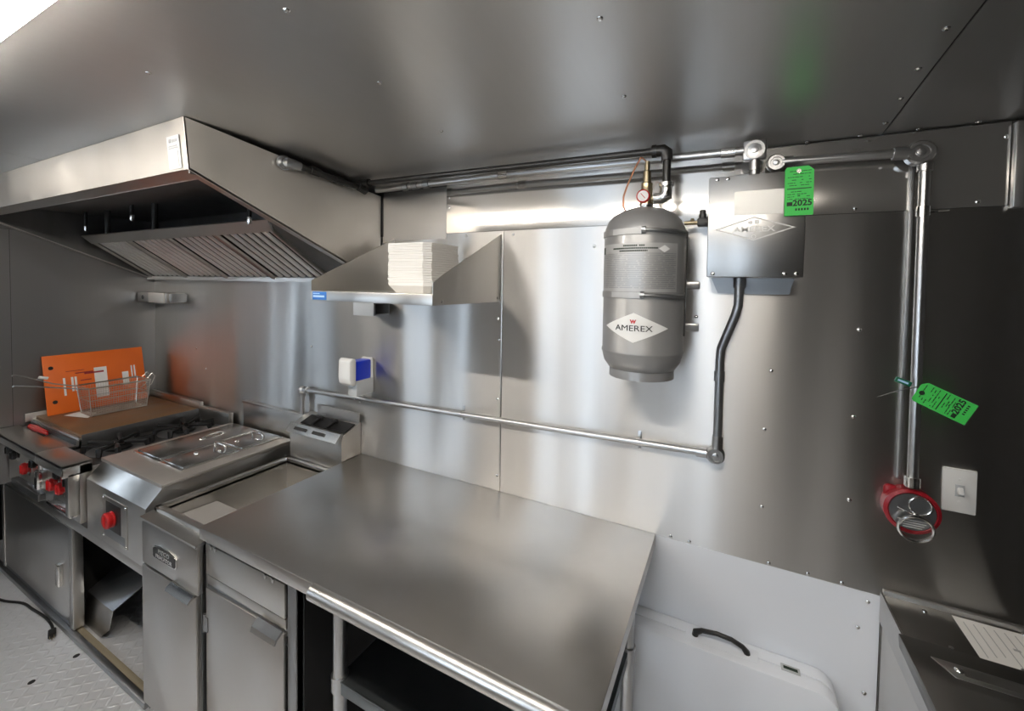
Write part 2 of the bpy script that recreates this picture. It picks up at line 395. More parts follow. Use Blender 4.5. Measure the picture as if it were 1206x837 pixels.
# baffles: channel strips down the slope
ax = Matrix((Vector((1, 0, 0)), fd, Vector((1, 0, 0)).cross(fd))).transposed().to_4x4()
def baffle_mesh():
    mb = MB(); w = .034
    prof = [(-w/2, -.010), (-w/2+.004, .004), (-.006, .006), (.006, .006), (w/2-.004, .004), (w/2, -.010), (w/2-.003, -.010), (w/2-.007, 0), (-w/2+.007, 0), (-w/2+.003, -.010)]
    A = [mb.bm.verts.new((x, 0.0, -z)) for x, z in prof]; B = [mb.bm.verts.new((x, slope-.035, -z)) for x, z in prof]
    mb.bm.faces.new(A[::-1]); mb.bm.faces.new(B)
    for i in range(len(prof)): mb.bm.faces.new((A[i], A[(i+1) % len(prof)], B[(i+1) % len(prof)], B[i]))
    zc = Vector((1, 0, 0)).cross(fd)
    R = ax if zc.dot(fn) < 0 else ax @ Matrix.Scale(-1, 4, (0, 0, 1))
    return mb.xf(R).mesh('baffle', 'baffle', smooth=False)
BM = baffle_mesh()
NF = 4; fw = (FX1-FX0)/NF
for i in range(NF):
    x0 = FX0+i*fw
    P0 = FT+fd*.034-fn*.018
    fr = obj('grease_filter', MB().slab([(x0+.004, *(FT+fd*.03-fn*.012).yz), (x0+fw-.004, *(FT+fd*.03-fn*.012).yz), (x0+fw-.004, *(FB-fn*.012).yz), (x0+.004, *(FB-fn*.012).yz)], .004), 'blackshade', hd)
    for u in (x0+.003, x0+fw-.013): obj('filter_frame', MB().slab([(u, *(FT+fd*.03+fn*.004).yz), (u+.010, *(FT+fd*.03+fn*.004).yz), (u+.010, *(FB+fn*.004).yz), (u, *(FB+fn*.004).yz)], .012), 'steel', fr)
    for j in range(7):
        p = FT+fd*.034-fn*.004; part_copy('baffle', BM, fr, Vector((x0+.040+j*(fw-.080)/6, p.y, p.z))-wloc(hd))
for x, y, z0 in ((-3.40, -.40, 2.045), (-2.83, -.40, 2.075), (-1.80, -.40, 2.005)):
    nz = obj('spray_nozzle', MB().tube([(x, y, 2.13), (x, y, z0)], .008, 10), 'blackpipe', hd)
    obj('nozzle_tip', MB().lathe([(0, 0), (.010, 0), (.010, -.02), (.006, -.03), (0, -.03)], (x, y, z0), 'z', 12), 'chrome', nz)
for x in (-2.66, -3.2): obj('drop_pipe', MB().tube([(x, -.37, 2.13), (x, -.37, 1.995)], .014, 10), 'blackpipe', hd)
# rating label on the hood front
lx = (-1.555, -1.485)
lb = obj('rating_label', MB().slab([(lx[0], -.7878, 2.078), (lx[1], -.7878, 2.078), (lx[1], -.7965, 2.175), (lx[0], -.7965, 2.175)], .0012), 'greyp', hd, 'white paper rating label')
mm = frame_on(((lx[0]+lx[1])/2, -.7925, 2.126), (1, 0, 0), (0, -.0087, .097))
pl = MB(); pl.box(-.022, -.012, .030, .040, .0, .001); pl.box(-.006, .024, .030, .038, .0, .001)
pl.box(-.026, .026, .012, .014, 0, .001); pl.box(-.026, .020, .018, .020, 0, .001)
obj('printed_lines', pl.xf(mm), 'zinc', lb); 
pg = MB().box(-.024, .024, -.042, .004, 0, .0008); obj('printed_block', pg.xf(mm), 'lab', lb)

# ------------------------------------------------------------------ pipes
def hexnut(mb, p, ax_, r, h): mb.lathe([(0, -h/2), (r, -h/2), (r, h/2), (0, h/2)], p, ax_, 6)
def fitting(mb, p, r, h=.014):   # round corner pulley seen face on
    mb.lathe([(0, -h), (r, -h), (r, h*.6), (r*.86, h), (r*.62, h), (r*.58, h*.75), (r*.34, h*.75), (r*.3, h*1.15), (0, h*1.3)], p, 'y', 24)
t = thing('conduit_pipe', 'long shiny galvanised conduit running just under the ceiling to the steel box', 'pipe', (-.5, -.085, 2.13))
pm = [(-1.40, -.085, 2.146), (-.75, -.085, 2.146), (.03, -.085, 2.134)]
obj('pipe', MB().tube(pm, .0125, 14), 'galv', t)
for x in (-.765, -.02): obj('coupling', MB().tube([(x-.018, -.085, 2.1465 if x < -.5 else 2.135), (x+.018, -.085, 2.146 if x < -.5 else 2.134)], .0155, 14), 'chrome', t)
for x, r in ((-1.14, .018), (-1.20, .016), (-1.25, .0175)): obj('union_fitting', MB().tube([(x, -.085, 2.146), (x+.03, -.085, 2.146)], r, 8), 'zinc', t)
mb = MB(); fitting(mb, (.047, -.085, 2.132), .030); mb.box(.018, .076, -.098, -.07, 2.104, 2.160, .006); obj('corner_pulley', mb, 'galv', t)
obj('pipe_nipple', MB().tube([(.049, -.085, 2.11), (.049, -.085, 2.056)], .0125, 12).tube([(.049, -.085, 2.10), (.049, -.085, 2.075)], .0155, 12), 'galv', t)
t = thing('agent_pipe', 'black iron pipe from the grey tank along the ceiling to the hood side', 'pipe', (-.18, -.165, 2.0))
obj('pipe', MB().tube([(-1.395, -.168, 2.156), (-.20, -.165, 2.140)], .0105, 12), 'blackpipe', t)
obj('pipe', MB().tube([(-1.40, -.165, 2.135), (-1.418, -.225, 2.143), (-1.424, -.46, 2.163)], .012, 12), 'blackpipe', t)
obj('pipe', MB().tube([(-.178, -.165, 2.125), (-.178, -.165, 2.02)], .0115, 12), 'blackpipe', t)
obj('elbow', MB().tube([(-.215, -.165, 2.140), (-.190, -.165, 2.140), (-.180, -.165, 2.132), (-.178, -.165, 2.110)], .0165, 12).lathe([(.0, -.006), (.019, -.006), (.019, .006), (0, .006)], (-.214, -.165, 2.140), 'x', 12), 'blackpipe', t)
obj('elbow', MB().tube([(-.178, -.165, 2.04), (-.178, -.165, 2.008), (-.19, -.165, 2.002), (-.212, -.165, 2.002)], .0165, 12).lathe([(0, -.005), (.021, -.005), (.021, .005), (0, .005)], (-.178, -.165, 2.04), 'z', 12), 'chrome', t)
obj('elbow', MB().tube([(-1.43, -.165, 2.153), (-1.40, -.168, 2.156), (-1.36, -.168, 2.156)], .017, 10).tube([(-1.40, -.15, 2.13), (-1.40, -.19, 2.14)], .018, 10), 'blackpipe', t)
obj('wall_flange', MB().lathe([(0, -.006), (.026, -.006), (.026, .004), (.018, .010), (0, .010)], (-1.442, -.49, 2.165), 'x', 20).tube([(-1.45, -.49, 2.165), (-1.428, -.485, 2.165), (-1.424, -.44, 2.161)], .016, 10), 'zinc', t)
for q in (-.27, -.38): obj('coupling', MB().tube([(-1.4215, q-.02, 2.147-(q+.225)*.085), (-1.4215, q+.02, 2.147-(q+.225)*.085-.003)], .0165, 8), 'blackpipe', t)
# short run to the right with pulleys
t = thing('pull_station_conduit', 'galvanised conduit dropping down the dark wall to the red pull station', 'pipe', (.43, -.04, 1.25))
obj('pipe', MB().tube([(.12, -.05, 2.101), (.40, -.05, 2.092)], .0115, 12), 'galv', t)
obj('pipe', MB().tube([(.427, -.04, 2.07), (.430, -.04, 1.235)], .0115, 12), 'galv', t)
mb = MB(); fitting(mb, (.103, -.05, 2.099), .024); mb.tube([(.118, -.05, 2.1), (.145, -.05, 2.1)], .015, 12); obj('corner_pulley', mb, 'galv', t)
mb = MB(); fitting(mb, (.414, -.045, 2.090), .030); mb.tube([(.36, -.05, 2.093), (.39, -.05, 2.092)], .016, 12).tube([(.427, -.04, 2.068), (.427, -.04, 2.045)], .0155, 12); obj('corner_pulley', mb, 'galv', t)
mb = MB().tube([(.4275, -.04, 1.955), (.4275, -.04, 1.93)], .0145, 12).box(.435, .455, -.044, -.036, 1.938, 1.946, .001)
mb.tube([(.452, -.04, 1.942), (.475, -.045, 1.942)], .0025, 8); obj('pipe_clamp', mb, 'chrome', t)
obj('mounting_strip', MB().box(.408, .416, -.014, -.002, 1.24, 2.07, .001), 'zinc', t)
obj('pipe_nut', MB().tube([(.430, -.04, 1.262), (.430, -.04, 1.236)], .0165, 14), 'chrome', t)
# wall conduit below: elbow at left, straps, riser to the steel box
t = thing('wall_conduit', 'thin galvanised conduit across the wall above the worktop, rising to the steel box', 'pipe', (-1, -.03, 1.2))
A_, B_ = Vector((-1.955, -.028, 1.178)), Vector((-.055, -.03, 1.224))
obj('pipe', MB().tube([A_, B_], .0115, 12), 'galv', t)
obj('pipe', MB().tube([(-1.975, -.028, 1.165), (-1.975, -.028, 1.047)], .0115, 12), 'galv', t)
obj('elbow', MB().tube([(-1.935, -.028, 1.179), (-1.965, -.028, 1.178), (-1.975, -.028, 1.168), (-1.975, -.028, 1.14)], .0165, 12).ball((-1.973, -.03, 1.176), .021), 'galv', t)
mb = MB(); fitting(mb, (-.030, -.035, 1.224), .026); mb.tube([(-.085, -.03, 1.223), (-.055, -.03, 1.223)], .0155, 12).tube([(-.026, -.035, 1.245), (-.026, -.035, 1.285)], .0155, 12); obj('corner_pulley', mb, 'galv', t)
obj('riser', MB().tube([(-.026, -.036, 1.28), (-.026, -.036, 1.52), (-.024, -.037, 1.555), (-.012, -.042, 1.59), (.012, -.05, 1.66), (.019, -.052, 1.69), (.020, -.052, 1.772)], .0125, 14), 'zinc', t)
obj('coupling', MB().tube([(-.026, -.036, 1.455), (-.026, -.036, 1.485)], .0155, 12).tube([(.0198, -.052, 1.742), (.0198, -.052, 1.7695)], .0165, 12), 'zinc', t)
for x in (-1.59, -.985, -.265):
    z = A_.z+(B_.z-A_.z)*(x-A_.x)/(B_.x-A_.x)
    obj('strap', MB().tube([(x-.006, -.0285, z), (x+.006, -.0285, z)], .0135, 12).box(x-.006, x+.006, -.005, -.002, z-.032, z+.03, .001).ball((x, -.006, z-.026), .004, u=8, v=5), 'galv', t)

# ------------------------------------------------------------------ suppression tank
TX, TY = -.238, -.160
t = thing('suppression_tank', 'grey fire suppression tank strapped to the steel wall', 'tank', (TX, TY, 1.475))
R = .1165
obj('tank_body', MB().lathe([(0, 1.486), (.07, 1.488), (.096, 1.498), (.110, 1.518), (R, 1.543), (R, 1.545), (R+.002, 1.548), (R+.002, 1.553), (R, 1.557), (R, 1.895), (R-.002, 1.912), (.106, 1.934), (.09, 1.952), (.068, 1.965), (.040, 1.974), (.02, 1.977), (0, 1.977)], (TX, TY, 0), 'z', 56), 'tank', t)
obj('foot_ring', MB().lathe([(.086, 1.472), (.094, 1.472), (.094, 1.50), (.086, 1.50)], (TX, TY, 0), 'z', 48), 'tank', t)
def arc_patch(mb, a0, a1, z0, z1, r, n=20, th=.001):
    rows = []
    for i in range(n+1):
        a = a0+(a1-a0)*i/n; rows.append([mb.bm.verts.new((TX+q*math.sin(a), TY-q*math.cos(a), z)) for q, z in ((r, z0), (r, z1), (r-th, z1), (r-th, z0))])
    for A, B in zip(rows, rows[1:]):
        for j in range(4): mb.bm.faces.new((A[j], A[(j+1) % 4], B[(j+1) % 4], B[j]))
    mb.bm.faces.new(rows[0]); mb.bm.faces.new(rows[-1][::-1]); return mb
lab = obj('instruction_label', arc_patch(MB(), -1.35, 1.05, 1.727, 1.862, R+.0006), 'lab', t, 'silver grey instruction label')
pl = MB(); rnd = random.Random(3)
for i in range(19):
    z = 1.832-i*.0053; a = -1.3
    while a < .95:
        w = rnd.uniform(.08, .42); arc_patch(pl, a, min(a+w, 1.0), z, z+.0022, R+.0010, 4, .0006); a += w+rnd.uniform(.015, .05)
obj('printed_lines', pl, 'zinc', lab)
for a0, a1, z in ((-.32, .04, 1.853), (.07, .20, 1.853), (-.62, .5, 1.8455), (-.42, .26, 1.8385)):
    pl = MB(); a = a0
    while a < a1-.02:
        arc_patch(pl, a, min(a+.035, a1), z, z+.0042, R+.0010, 2, .0006); a += .044
    obj('printed_heading', pl, 'ink', lab)
obj('printed_mark', arc_patch(MB(), -1.17, -1.02, 1.835, 1.855, R+.0010, 4, .0006), 'ink', lab)
def curved_diamond(ac, zc, da, dz, r, th, m, name, par, lbl=None):
    mb = MB(); n = 12
    rows = []
    for i in range(n+1):
        u = -1+2*i/n; h = max(dz*(1-abs(u)), .0002); a = ac+u*da
        rows.append([mb.bm.verts.new((TX+q*math.sin(a), TY-q*math.cos(a), z)) for q, z in ((r, zc-h), (r, zc+h), (r-th, zc+h), (r-th, zc-h))])
    for A, B in zip(rows, rows[1:]):
        for j in range(4): mb.bm.faces.new((A[j], A[(j+1) % 4], B[(j+1) % 4], B[j]))
    mb.bm.faces.new(rows[0]); mb.bm.faces.new(rows[-1][::-1])
    return obj(name, mb, m, par, lbl)
dm = curved_diamond(-.02, 1.626, .83, .042, R+.0012, .0015, 'logo_w', 'logo_decal', t, 'white diamond logo decal')
def wrap_text(body, size, ac, zc, m, name, par, bold, sx):
    cu = bpy.data.curves.new('txt', 'FONT'); cu.body = body; cu.size = size; cu.extrude = .0004; cu.offset = bold; cu.align_x = 'CENTER'; cu.align_y = 'CENTER'; cu.resolution_u = 3
    o = bpy.data.objects.new('txt', cu); COL.objects.link(o); dg = bpy.context.evaluated_depsgraph_get(); me = bpy.data.meshes.new_from_object(o.evaluated_get(dg)); bpy.data.objects.remove(o)
    off = wloc(par)
    for v in me.vertices:
        a = ac+v.co.x*sx/R; r = R+.0018+v.co.z; v.co = Vector((TX+r*math.sin(a), TY-r*math.cos(a), zc+v.co.y))-off
    me.materials.clear(); me.materials.append(M[m]); o = bpy.data.objects.new(name, me); COL.objects.link(o); o.parent = par
wrap_text('AMEREX', .023, -.03, 1.624, 'black', 'logo_lettering', dm, .0, 1.22)
wrap_text('w', .022, -.03, 1.645, 'red', 'logo_crown', dm, .0006, 1.0)
d2 = curved_diamond(.66, 1.846, .14, .010, R+.0012, .0012, 'logo_w', 'small_decal', t)
for z in (1.895, 1.717):
    bd = obj('strap_band', arc_patch(MB(), -1.9, 1.9, z-.009, z+.009, R+.0030, 40, .002), 'tank', t)
    obj('band_label', arc_patch(MB(), -.62, .12, z-.008, z+.008, R+.0036, 8, .0008), 'lab', bd)
    obj('clamp_bolt', MB().tube([(TX+.022, TY-R-.004, z+.002), (TX+.055, TY-R+.004, z+.001), (TX+.098, TY-.082, z-.001), (TX+.118, TY-.04, z-.001)], .005, 10).tube([(TX+.015, TY-R-.005, z+.002), (TX+.026, TY-R-.0045, z+.002)], .010, 10), 'zinc', bd)
br = MB()
for z in (1.62, 1.78):
    br.box(TX-.03, TX+.03, TY+.10, -.003, z-.012, z+.012, .002)
br.box(TX-.05, TX+.05, -.008, -.003, 1.55, 1.85, .002).box(TX+.04, TX+.148, -.010, -.0035, 1.735, 1.76, .003).box(TX+.04, TX+.148, -.010, -.0035, 1.60, 1.625, .003)
obj('wall_bracket', br, 'galv', t)
obj('bracket_rod', MB().tube([(TX+.119, TY-.005, 1.60), (TX+.1205, TY-.005, 1.90)], .003, 8), 'chrome', t)
v = obj('valve_body', MB().lathe([(0, 1.975), (.019, 1.975), (.020, 1.98), (.020, 1.992), (.015, 1.994), (.016, 2.0), (.017, 2.03), (.0155, 2.035), (.0165, 2.043), (.0165, 2.049), (.012, 2.052), (.0105, 2.085), (.0075, 2.088), (.007, 2.115), (0, 2.115)], (TX+.004, TY, 0), 'z', 24)
    .tube([(TX+.012, TY, 2.004), (TX+.032, TY, 2.004)], .009, 12), 'brass', t)
obj('neck_collar', MB().lathe([(0, 1.970), (.018, 1.970), (.0205, 1.975), (.0205, 1.986), (.017, 1.99), (0, 1.99)], (TX+.004, TY, 0), 'z', 24), 'chrome', t)
g = obj('pressure_gauge', MB().lathe([(0, -.006), (.0195, -.006), (.0195, .004), (.0175, .006), (.016, .0045), (0, .0045)], (TX-.002, TY-.022, 2.008), 'y', 28).tube([(TX, TY, 2.008), (TX-.001, TY-.018, 2.008)], .006, 10), 'red', t, 'red rimmed round pressure gauge')
obj('gauge_dial', MB().lathe([(0, .0046), (.0158, .0046), (.0158, .0052), (0, .0054)], (TX-.002, TY-.022, 2.008), 'y', 24), 'logo_w', g)
obj('gauge_needle', MB().box(-.001, .001, -.009, .010, 0, .0006, rot=RZ(.7)).xf(WALLF(TX-.002, TY-.0276, 2.008)), 'red', g)
solo('copper_wire', MB().tube([(-.252, -.165, 2.128), (-.268, -.165, 2.10), (-.290, -.165, 2.05), (-.302, -.164, 2.015), (-.302, -.163, 1.985), (-.292, -.162, 1.9645)], .0026, 8)
    .tube([(-.252, -.165, 2.128), (-.243, -.163, 2.12), (-.234, -.16, 2.112)], .0022, 8), 'copper', 'thin copper wire looping onto the grey tank top', 'wire', (-.30, -.165, 1.98))

# ------------------------------------------------------------------ steel control box
bx0, bx1, bz0, bz1 = -.066, .168, 1.772, 2.056
t = thing('control_box', 'brushed steel control box with an etched diamond emblem and a black side fitting', 'box', (.05, -.065, 1.772))
obj('cover', MB().box(bx0, bx1, -.130, -.012, bz0, bz1, .0025), 'boxc', t)
obj('rear_piece', MB().prism([(bx0+.004, bz0+.01), (bx1-.004, bz0+.01), (bx1-.018, bz0-.048), (bx0+.028, bz0-.048)], 'y', -.012, -.0045), 'zinc', t)  # darker trapezoid behind the cover, reaching below it
obj('foil_patch', MB().box(.000, .118, -.1312, -.1298, 1.944, 2.010), 'patch', t)
F = WALLF(.050, -.1300, 1.906)
def dia(w, h): return [(-w, 0), (0, -h), (w, 0), (0, h)]
mb = MB()
O, I = dia(.097, .033), dia(.088, .0295)
for i in range(4): mb.prism([O[i], O[(i+1) % 4], I[(i+1) % 4], I[i]], 'z', 0, .0009)
em = obj('etched_diamond', mb.xf(F), 'etch', t)
text_mesh('AMEREX', .021, .0004, F @ Matrix.Translation((0, -.002, .0004)) @ Matrix.Shear('XY', 4, (0.25, 0)), 'etch', 'etched_lettering', em, .0004, 1.25)
obj('etched_mark', MB().lathe([(.0045, 0), (.006, 0), (.006, .0008), (.0045, .0008)], (.050, -.1300, 1.884), 'y', 16).box(.036, .046, -.1308, -.13, 1.919, 1.927).box(.052, .062, -.1308, -.13, 1.919, 1.929), 'etch', em)
for x, z in ((-.050, 1.782), (.152, 1.782), (.126, 1.782), (-.045, 2.048), (-.018, 2.048)): part_copy('screw', screw_me(), t, Vector((x, -.130, z))-wloc(t))
obj('cable_fitting', MB().box(-.098, -.066, -.085, -.055, 1.925, 1.950, .004).lathe([(0, 1.948), (.011, 1.948), (.011, 1.962), (.009, 1.964), (.009, 1.975), (0, 1.975)], (-.084, -.07, 0), 'z', 10), 'black', t)
obj('brass_nipple', MB().tube([(-.135, -.07, 1.938), (-.098, -.07, 1.938)], .0065, 10).ball((-.112, -.074, 1.946), .006, u=8, v=6), 'brass', t)

# ------------------------------------------------------------------ tags
def tag_card(name, label, mtx, w, h, loc, vertical):
    t = thing(name, label, 'tag', loc)
    c = .18*w
    poly = [(-w/2, -h/2), (w/2, -h/2), (w/2, h/2-c), (w/2-c, h/2), (-w/2+c*.4, h/2), (-w/2, h/2-c*.5)]
    obj('card', MB().prism(poly, 'z', 0, .0012).xf(mtx), 'green', t)
    obj('eyelet', MB().lathe([(0, 0), (.0055, 0), (.0055, .0022), (.003, .0022), (.003, .0016), (0, .0016)], (0, 0, 0), 'z', 14).xf(mtx @ Matrix.Translation((-.02*w, h/2-.09*h, 0))), 'chrome' if vertical else 'ink', t)
    p = MB().box(-w*.42, w*.42, h*.04, h*.058, .001, .0016)
    rnd = random.Random(hash(vertical) % 9)
    for yy in (.40, .34, .28, .22, .16, .11, -.02, -.07, -.12, -.17):
        x = -w*.40
        while x < w*.36:
            L_ = rnd.uniform(.03, .16)*w
            if rnd.random() < .62: p.box(x, min(x+L_, w*.42), h*yy, h*yy+.0016, .001, .0015)
            x += L_+.02*w
    p.box(-w*.42, -w*.22, -h*.30, -h*.22, .001, .0015).box(-w*.05, w*.04, -h*.11, -h*.09, .001, .0016)
    obj('printed_lines', p.xf(mtx), 'ink', t)
    text_mesh('2025', w*.34, .0004, mtx @ Matrix.Translation((w*.12, -h*.25, .0014)), 'ink', 'printed_year', t, .0006)
    p = MB()
    for k in range(5): p.box(w*(-.12+k*.1), w*(-.06+k*.1), -h*.40, -h*.355, .001, .0014)
    obj('printed_date', p.xf(mtx), 'ink', t); return t
tag_card('inspection_tag', 'green inspection tag hanging flat on the steel control box', frame_on((.1505, -.137, 1.999), (1, 0, .012), (-.03, 0, 1)), .064, .128, (.15, -.135, 2.0), True)
tg = tag_card('inspection_tag', 'tilted green inspection tag tied to the pull station conduit', frame_on((.4745, -.064, 1.4665), (.42, .05, .86), (-.86, 0, .46)), .056, .112, (.474, -.064, 1.46), False)
sl = thing('plastic_seal', 'dark green plastic seal with a thin wire tail wrapped round the conduit', 'seal', (.40, -.058, 1.508))
obj('seal_body', MB().box(-.017, .017, -.0065, .0065, 0, .006, .0015).xf(frame_on((.398, -.056, 1.5085), (1, 0, -.38), (.38, 0, 1))), 'dgreen', sl)
obj('seal_print', MB().box(-.012, .010, -.002, .0025, .006, .0065).xf(frame_on((.398, -.056, 1.5085), (1, 0, -.38), (.38, 0, 1))), 'lblue', sl)
obj('wire_tail', MB().tube([(.348, -.06, 1.462), (.375, -.062, 1.478), (.40, -.062, 1.490), (.425, -.056, 1.497), (.443, -.058, 1.503)], .0013, 6), 'zinc', sl)

# ------------------------------------------------------------------ pull station, switch
t = thing('pull_station', 'round red manual pull station with a steel ring on the dark wall', 'alarm', (.432, -.03, 1.12))
cx_, cz_ = .432, 1.170
obj('housing', MB().lathe([(0, 0), (.056, 0), (.056, .030), (.058, .036), (.050, .040), (.047, .037), (0, .037)], (cx_, -.004, cz_), 'y', 40).box(cx_-.052, cx_-.02, -.020, -.003, cz_+.01, cz_+.052, .010), 'darkred', t)
pf = obj('face_plate', MB().lathe([(0, .0362), (.047, .0362), (.047, .040), (0, .0405)], (cx_, -.004, cz_), 'y', 36), 'zinc', t)
ring = MB()
def torus(mb, c, R_, r_, tilt=0, n=36, k=8):
    rows = []
    for i in range(n):
        a = 2*math.pi*i/n; row = []
        for j in range(k):
            b = 2*math.pi*j/k; p = Vector(((R_+r_*math.cos(b))*math.cos(a), -r_*math.sin(b), (R_+r_*math.cos(b))*math.sin(a)))
            row.append(mb.bm.verts.new(Vector(c)+RX(tilt) @ p))
        rows.append(row)
    for i in range(n):
        for j in range(k): mb.bm.faces.new((rows[i][j], rows[i][(j+1) % k], rows[(i+1) % n][(j+1) % k], rows[(i+1) % n][j]))
    return mb
obj('pull_ring', torus(MB(), (cx_+.004, -.056, cz_-.036), .034, .0042, .15), 'chrome', t)
obj('inner_ring', torus(MB(), (cx_+.014, -.046, cz_+.020), .022, .002), 'chrome', t)
obj('pin', MB().ball((cx_+.003, -.05, cz_-.002), .007).tube([(cx_-.03, -.046, cz_+.008), (cx_, -.05, cz_-.002)], .002, 6).tube([(cx_, -.05, cz_-.002), (cx_+.004, -.055, cz_-.008)], .003, 6), 'chrome', t)
pl = MB()
for k in range(4): pl.box(cx_-.030+.004*k, cx_+.032-.004*k, -.0450, -.0443, cz_-.022-k*.006, cz_-.020-k*.006)
obj('printed_lines', pl, 'logo_w', pf)
t = thing('light_switch', 'white toggle light switch plate right of the red pull station', 'switch', (.531, -.005, 1.235))
obj('plate', MB().box(.4985, .5635, -.0085, -.0022, 1.1775, 1.2905, .003), 'whitep', t)
obj('toggle', MB().box(.526, .536, -.020, -.008, 1.226, 1.244, .002, rot=RX(-.5)), 'whitep', t)
obj('toggle_bezel', MB().box(.522, .540, -.0098, -.0083, 1.220, 1.250, .0005), 'greyp', t)
for z in (1.206, 1.263): obj('screw', MB().lathe([(0, 0), (.003, 0), (.0028, .001), (0, .0014)], (.531, -.0084, z), 'y', 8), 'whitep', t)

# ------------------------------------------------------------------ wall shelf with foam trays
sx0, sx1, sd, sz = -1.376, -.818, .43, 1.672
t = thing('wall_shelf', 'stainless wall shelf with triangular ends and a blue sticker', 'shelf', ((sx0+sx1)/2, -.2, sz))
for x in (sx0, sx1): obj('end_panel', MB().prism([(-sd, sz), (-.003, sz), (-.003, 1.939), (-sd, 1.745)], 'x', x-.0015, x+.0015), 'steel', t)
obj('shelf_board', MB().box(sx0, sx1, -sd, -.003, sz+.030, sz+.033), 'steel', t)
obj('front_lip', MB().box(sx0-.001, sx1+.001, -sd-.0025, -sd, sz, sz+.035, .0008), 'steel', t)
obj('back_panel', MB().box(sx0, sx1, -.005, -.003, sz, sz+.14), 'steel', t)
st = obj('sticker', MB().box(sx0+.012, sx0+.085, -sd-.0035, -sd-.0024, sz+.003, sz+.032), 'bluest', t, 'small blue maker sticker')
obj('sticker_print', MB().box(sx0+.016, sx0+.075, -sd-.0040, -sd-.0034, sz+.012, sz+.019).box(sx0+.016, sx0+.05, -sd-.0040, -sd-.0034, sz+.024, sz+.027), 'lblue', st)
for y, z in ((-.385, sz+.012), (-.03, sz+.015)):
    part_copy('screw', screw_me(), t, Vector((sx1+.0015, y, z))-wloc(t), (0, 0, math.pi/2))
def tray_mesh(bottom):
    w, c = .1, .022
    def loop(k, cc): return [(-w*k+cc, -w*k), (w*k-cc, -w*k), (w*k, -w*k+cc), (w*k, w*k-cc), (w*k-cc, w*k), (-w*k+cc, w*k), (-w*k, w*k-cc), (-w*k, -w*k+cc)]
    mb = MB()
    if bottom: lv = [(.78, 0), (.985, .026), (.985, .030), (1.0, .030), (1.0, .0365)]
    else: lv = [(.96, 0), (.97, .0012), (1.0, .0018), (1.0, .0076), (.985, .0082)]
    rings = [[mb.bm.verts.new((x, y, z)) for x, y in loop(k, c*k)] for k, z in lv]
    for A, B in zip(rings, rings[1:]):
        for j in range(8): mb.bm.faces.new((A[j], A[(j+1) % 8], B[(j+1) % 8], B[j]))
    mb.bm.faces.new(rings[0][::-1]); mb.bm.faces.new(rings[-1])
    return mb.mesh('foam_tray', 'foam', smooth=False)
tb, tm = tray_mesh(True), tray_mesh(False)
ORD = ['bottom', 'second', 'third', 'fourth', 'fifth', 'sixth', 'seventh', 'eighth', 'ninth', 'tenth', 'eleventh', 'twelfth', 'thirteenth', 'fourteenth', 'fifteenth', 'sixteenth', 'seventeenth', 'topmost']
rnd = random.Random(5)
tz0 = sz+.0335
for i in range(18):
    o = bpy.data.objects.new('foam_tray', tb if i == 0 else tm); COL.objects.link(o)
    o.location = (-1.020+rnd.uniform(-.0015, .0015), -.228+rnd.uniform(-.0015, .0015), tz0+(0 if i == 0 else .0365+(i-1)*.0082)); o.rotation_euler = (0, 0, rnd.uniform(-.012, .012))
    o['label'] = ('bottom white foam tray with tapered sides, resting on the wall shelf' if i == 0 else 'topmost white foam tray of the stack on the wall shelf' if i == 17 else ORD[i]+' white foam tray from the bottom of the stack on the wall shelf')
    o['category'] = 'tray'; o['group'] = 'foam trays stacked on the wall shelf'

# boxes on the wall
t = thing('outlet_box', 'grey electrical outlet box on the wall just below the steel shelf', 'outlet', (-1.46, -.05, 1.592))
obj('box', MB().box(-1.520, -1.40, -.10, -.002, 1.594, 1.650, .003), 'zinc', t); obj('cover', MB().box(-1.523, -1.397, -.105, -.10, 1.591, 1.653, .002), 'greyp', t)
obj('socket', MB().box(-1.400, -1.3965, -.09, -.012, 1.600, 1.645, .001), 'black', t)
t = thing('junction_box', 'narrow steel junction box in the corner under the exhaust hood', 'box', (-3.38, -.05, 1.586))
obj('box', MB().box(-3.55, -3.17, -.105, -.002, 1.588, 1.650, .003), 'steel', t)
obj('lid', MB().box(-3.39, -3.19, -.110, -.105, 1.586, 1.652, .002), 'hood', t); obj('end_cap', MB().box(-3.19, -3.14, -.09, -.002, 1.592, 1.646, .004), 'zinc', t)
obj('knockout', MB().lathe([(0, -.002), (.014, -.002), (.014, .002), (0, .002)], (-3.47, -.106, 1.618), 'y', 16), 'dark', t)
# dispenser
t = thing('soap_dispenser', 'white and blue soap dispenser on the steel wall above the thin conduit', 'dispenser', (-1.56, -.06, 1.215))
obj('cover', MB().prism([(-.112, 1.392), (-.135, 1.400), (-.148, 1.388), (-.150, 1.31), (-.144, 1.285), (-.126, 1.272), (-.112, 1.276)], 'x', -1.567, -1.492, .006), 'whitep', t)
obj('base', MB().box(-1.553, -1.497, -.105, -.003, 1.220, 1.292, .004), 'greyp', t)
obj('rear_piece', MB().box(-1.565, -1.499, -.016, -.003, 1.225, 1.385, .004), 'whitep', t)
obj('refill', MB().box(-1.560, -1.500, -.114, -.016, 1.290, 1.380, .008), 'blue', t, 'blue refill cartridge')

